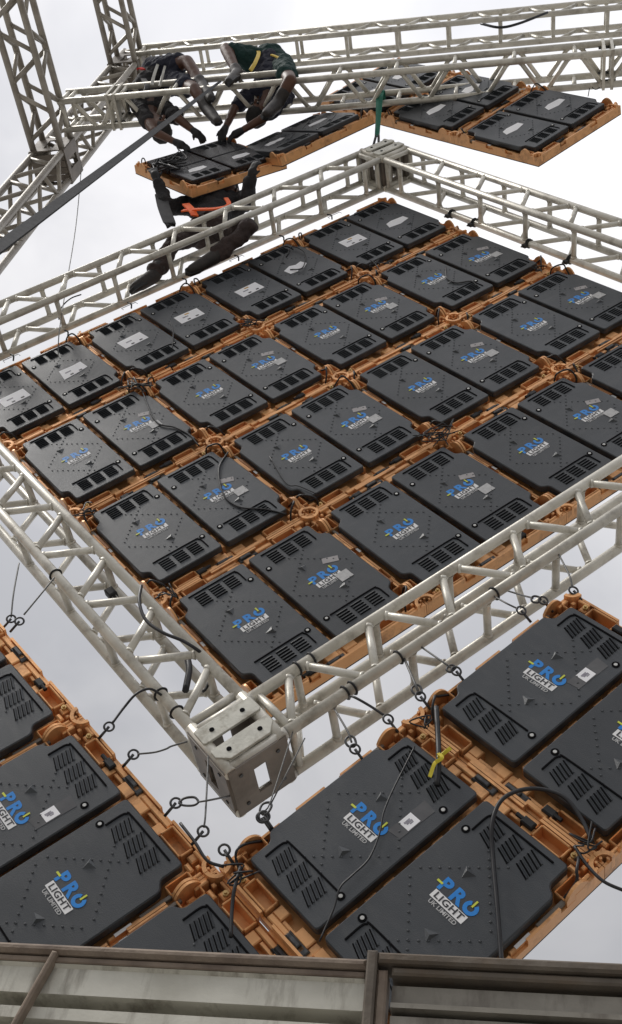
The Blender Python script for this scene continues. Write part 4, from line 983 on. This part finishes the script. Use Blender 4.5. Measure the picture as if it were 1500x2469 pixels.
# ------------------------------------------------------------------ ribbed metal wall near the viewer
def wall():
    pL = at(-60, 2273, -1.75); pR = at(890, 2303, -1.75); pE = at(1640, 2354, -1.75)
    ex = (pE-pL); ex.z = 0; Lw = ex.length; ex.normalize(); up = Vector((0, 0, 1)); out_ = Vector((0, -1, 0))
    zt = (pL.z+pE.z)/2; dz = (pE.z-pL.z)
    base = Vector((pL.x, pL.y, 0)); tilt = math.atan2(dz, Lw)
    t = thing('metal_wall', (base.x, base.y, 0), 'ribbed weathered metal wall with rusty top rails along the bottom edge', 'metal wall')
    H = pL.z; xs = (pR-pL).dot(ex)
    mw = frame_mat((0, 0, H), ex*math.cos(tilt)+up*math.sin(tilt), up*math.cos(tilt)-ex*math.sin(tilt))   # x along, y up, z to viewer
    def p(name, mb, m, par=t): return link(name, mb.mesh(name, m), par)
    def prof(x0, x1, levels, m, nm):            # horizontally ribbed sheet pieces
        for k in range(len(levels)-1):
            (ya, za), (yb, zb) = levels[k], levels[k+1]
            mb = MB(); mb.add([mw @ Vector(v) for v in ((x0, ya, za), (x1, ya, za), (x1, yb, zb), (x0, yb, zb), (x0, ya, za-0.006), (x1, ya, za-0.006), (x1, yb, zb-0.006), (x0, yb, zb-0.006))],
                   [(0,1,2,3),(7,6,5,4),(0,4,5,1),(1,5,6,2),(2,6,7,3),(3,7,4,0)])
            p(nm, mb, m)
    # left panel: sheet ribs in bands, each band its own strip
    K = 0.62
    def sc(l): return [(y_*K, z_*K) for y_, z_ in l]
    lv = [(-0.056, 0.0), (-0.066, -0.012), (-0.150, -0.012), (-0.160, -0.085), (-0.190, -0.085), (-0.196, -0.006), (-0.232, -0.006), (-0.242, -0.075), (-0.262, -0.075), (-0.270, -0.008), (-0.372, -0.008), (-0.384, -0.085), (-0.415, -0.085), (-0.425, -0.01), (-0.53, -0.01), (-0.54, -0.085), (-0.58, -0.085), (-0.59, -0.008), (-0.80, -0.008)]
    prof(-0.02, xs-0.004, sc(lv), 'sheet', 'sheet_rib')
    p('lower_sheet', MB().box(-0.02, xs-0.004, -H, -0.802*K, -0.02, -0.008, mw), 'sheet')
    p('top_rail', MB().cbox(-0.02, xs, -0.020, 0.0, -0.04, 0.014, 0.007, mw), 'rust')
    p('rail_lip', MB().cbox(-0.02, xs-0.003, -0.034, -0.0225, -0.02, 0.004, 0.002, mw), 'rust')
    bx = (at(140, 2295, -1.75)-pL).dot(ex)
    fm2 = mw @ T(bx, -0.018, 0.008) @ Matrix.Rotation(-0.24, 4, 'Z')
    p('slanting_bar', MB().cbox(-0.0055, 0.0055, -0.6, 0.0, -0.012, 0.012, 0.004, fm2), 'rust')
    p('post', MB().cbox(xs, xs+0.020, -H, 0.012, -0.04, 0.024, 0.004, mw), 'rustdark')
    p('post_flange', MB().cbox(xs+0.0205, xs+0.040, -H, -0.020, -0.04, 0.012, 0.004, mw), 'rust')
    x1 = Lw+0.1
    p('top_rail', MB().cbox(xs+0.0205, x1, -0.010, 0.010, -0.04, 0.022, 0.005, mw), 'rustdark')
    p('rail_lip', MB().cbox(xs+0.0475, x1, -0.028, -0.0125, -0.04, 0.010, 0.004, mw), 'rustdark')
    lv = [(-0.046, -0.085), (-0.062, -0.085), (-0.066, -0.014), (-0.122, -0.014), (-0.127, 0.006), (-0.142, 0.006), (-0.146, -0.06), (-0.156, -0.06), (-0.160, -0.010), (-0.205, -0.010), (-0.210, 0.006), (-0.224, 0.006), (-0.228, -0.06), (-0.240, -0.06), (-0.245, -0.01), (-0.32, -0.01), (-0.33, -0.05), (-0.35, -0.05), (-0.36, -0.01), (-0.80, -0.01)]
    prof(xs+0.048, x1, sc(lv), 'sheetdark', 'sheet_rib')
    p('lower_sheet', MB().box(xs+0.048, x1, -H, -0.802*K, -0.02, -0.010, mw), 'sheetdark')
wall()
print('objects', len(bpy.data.objects))
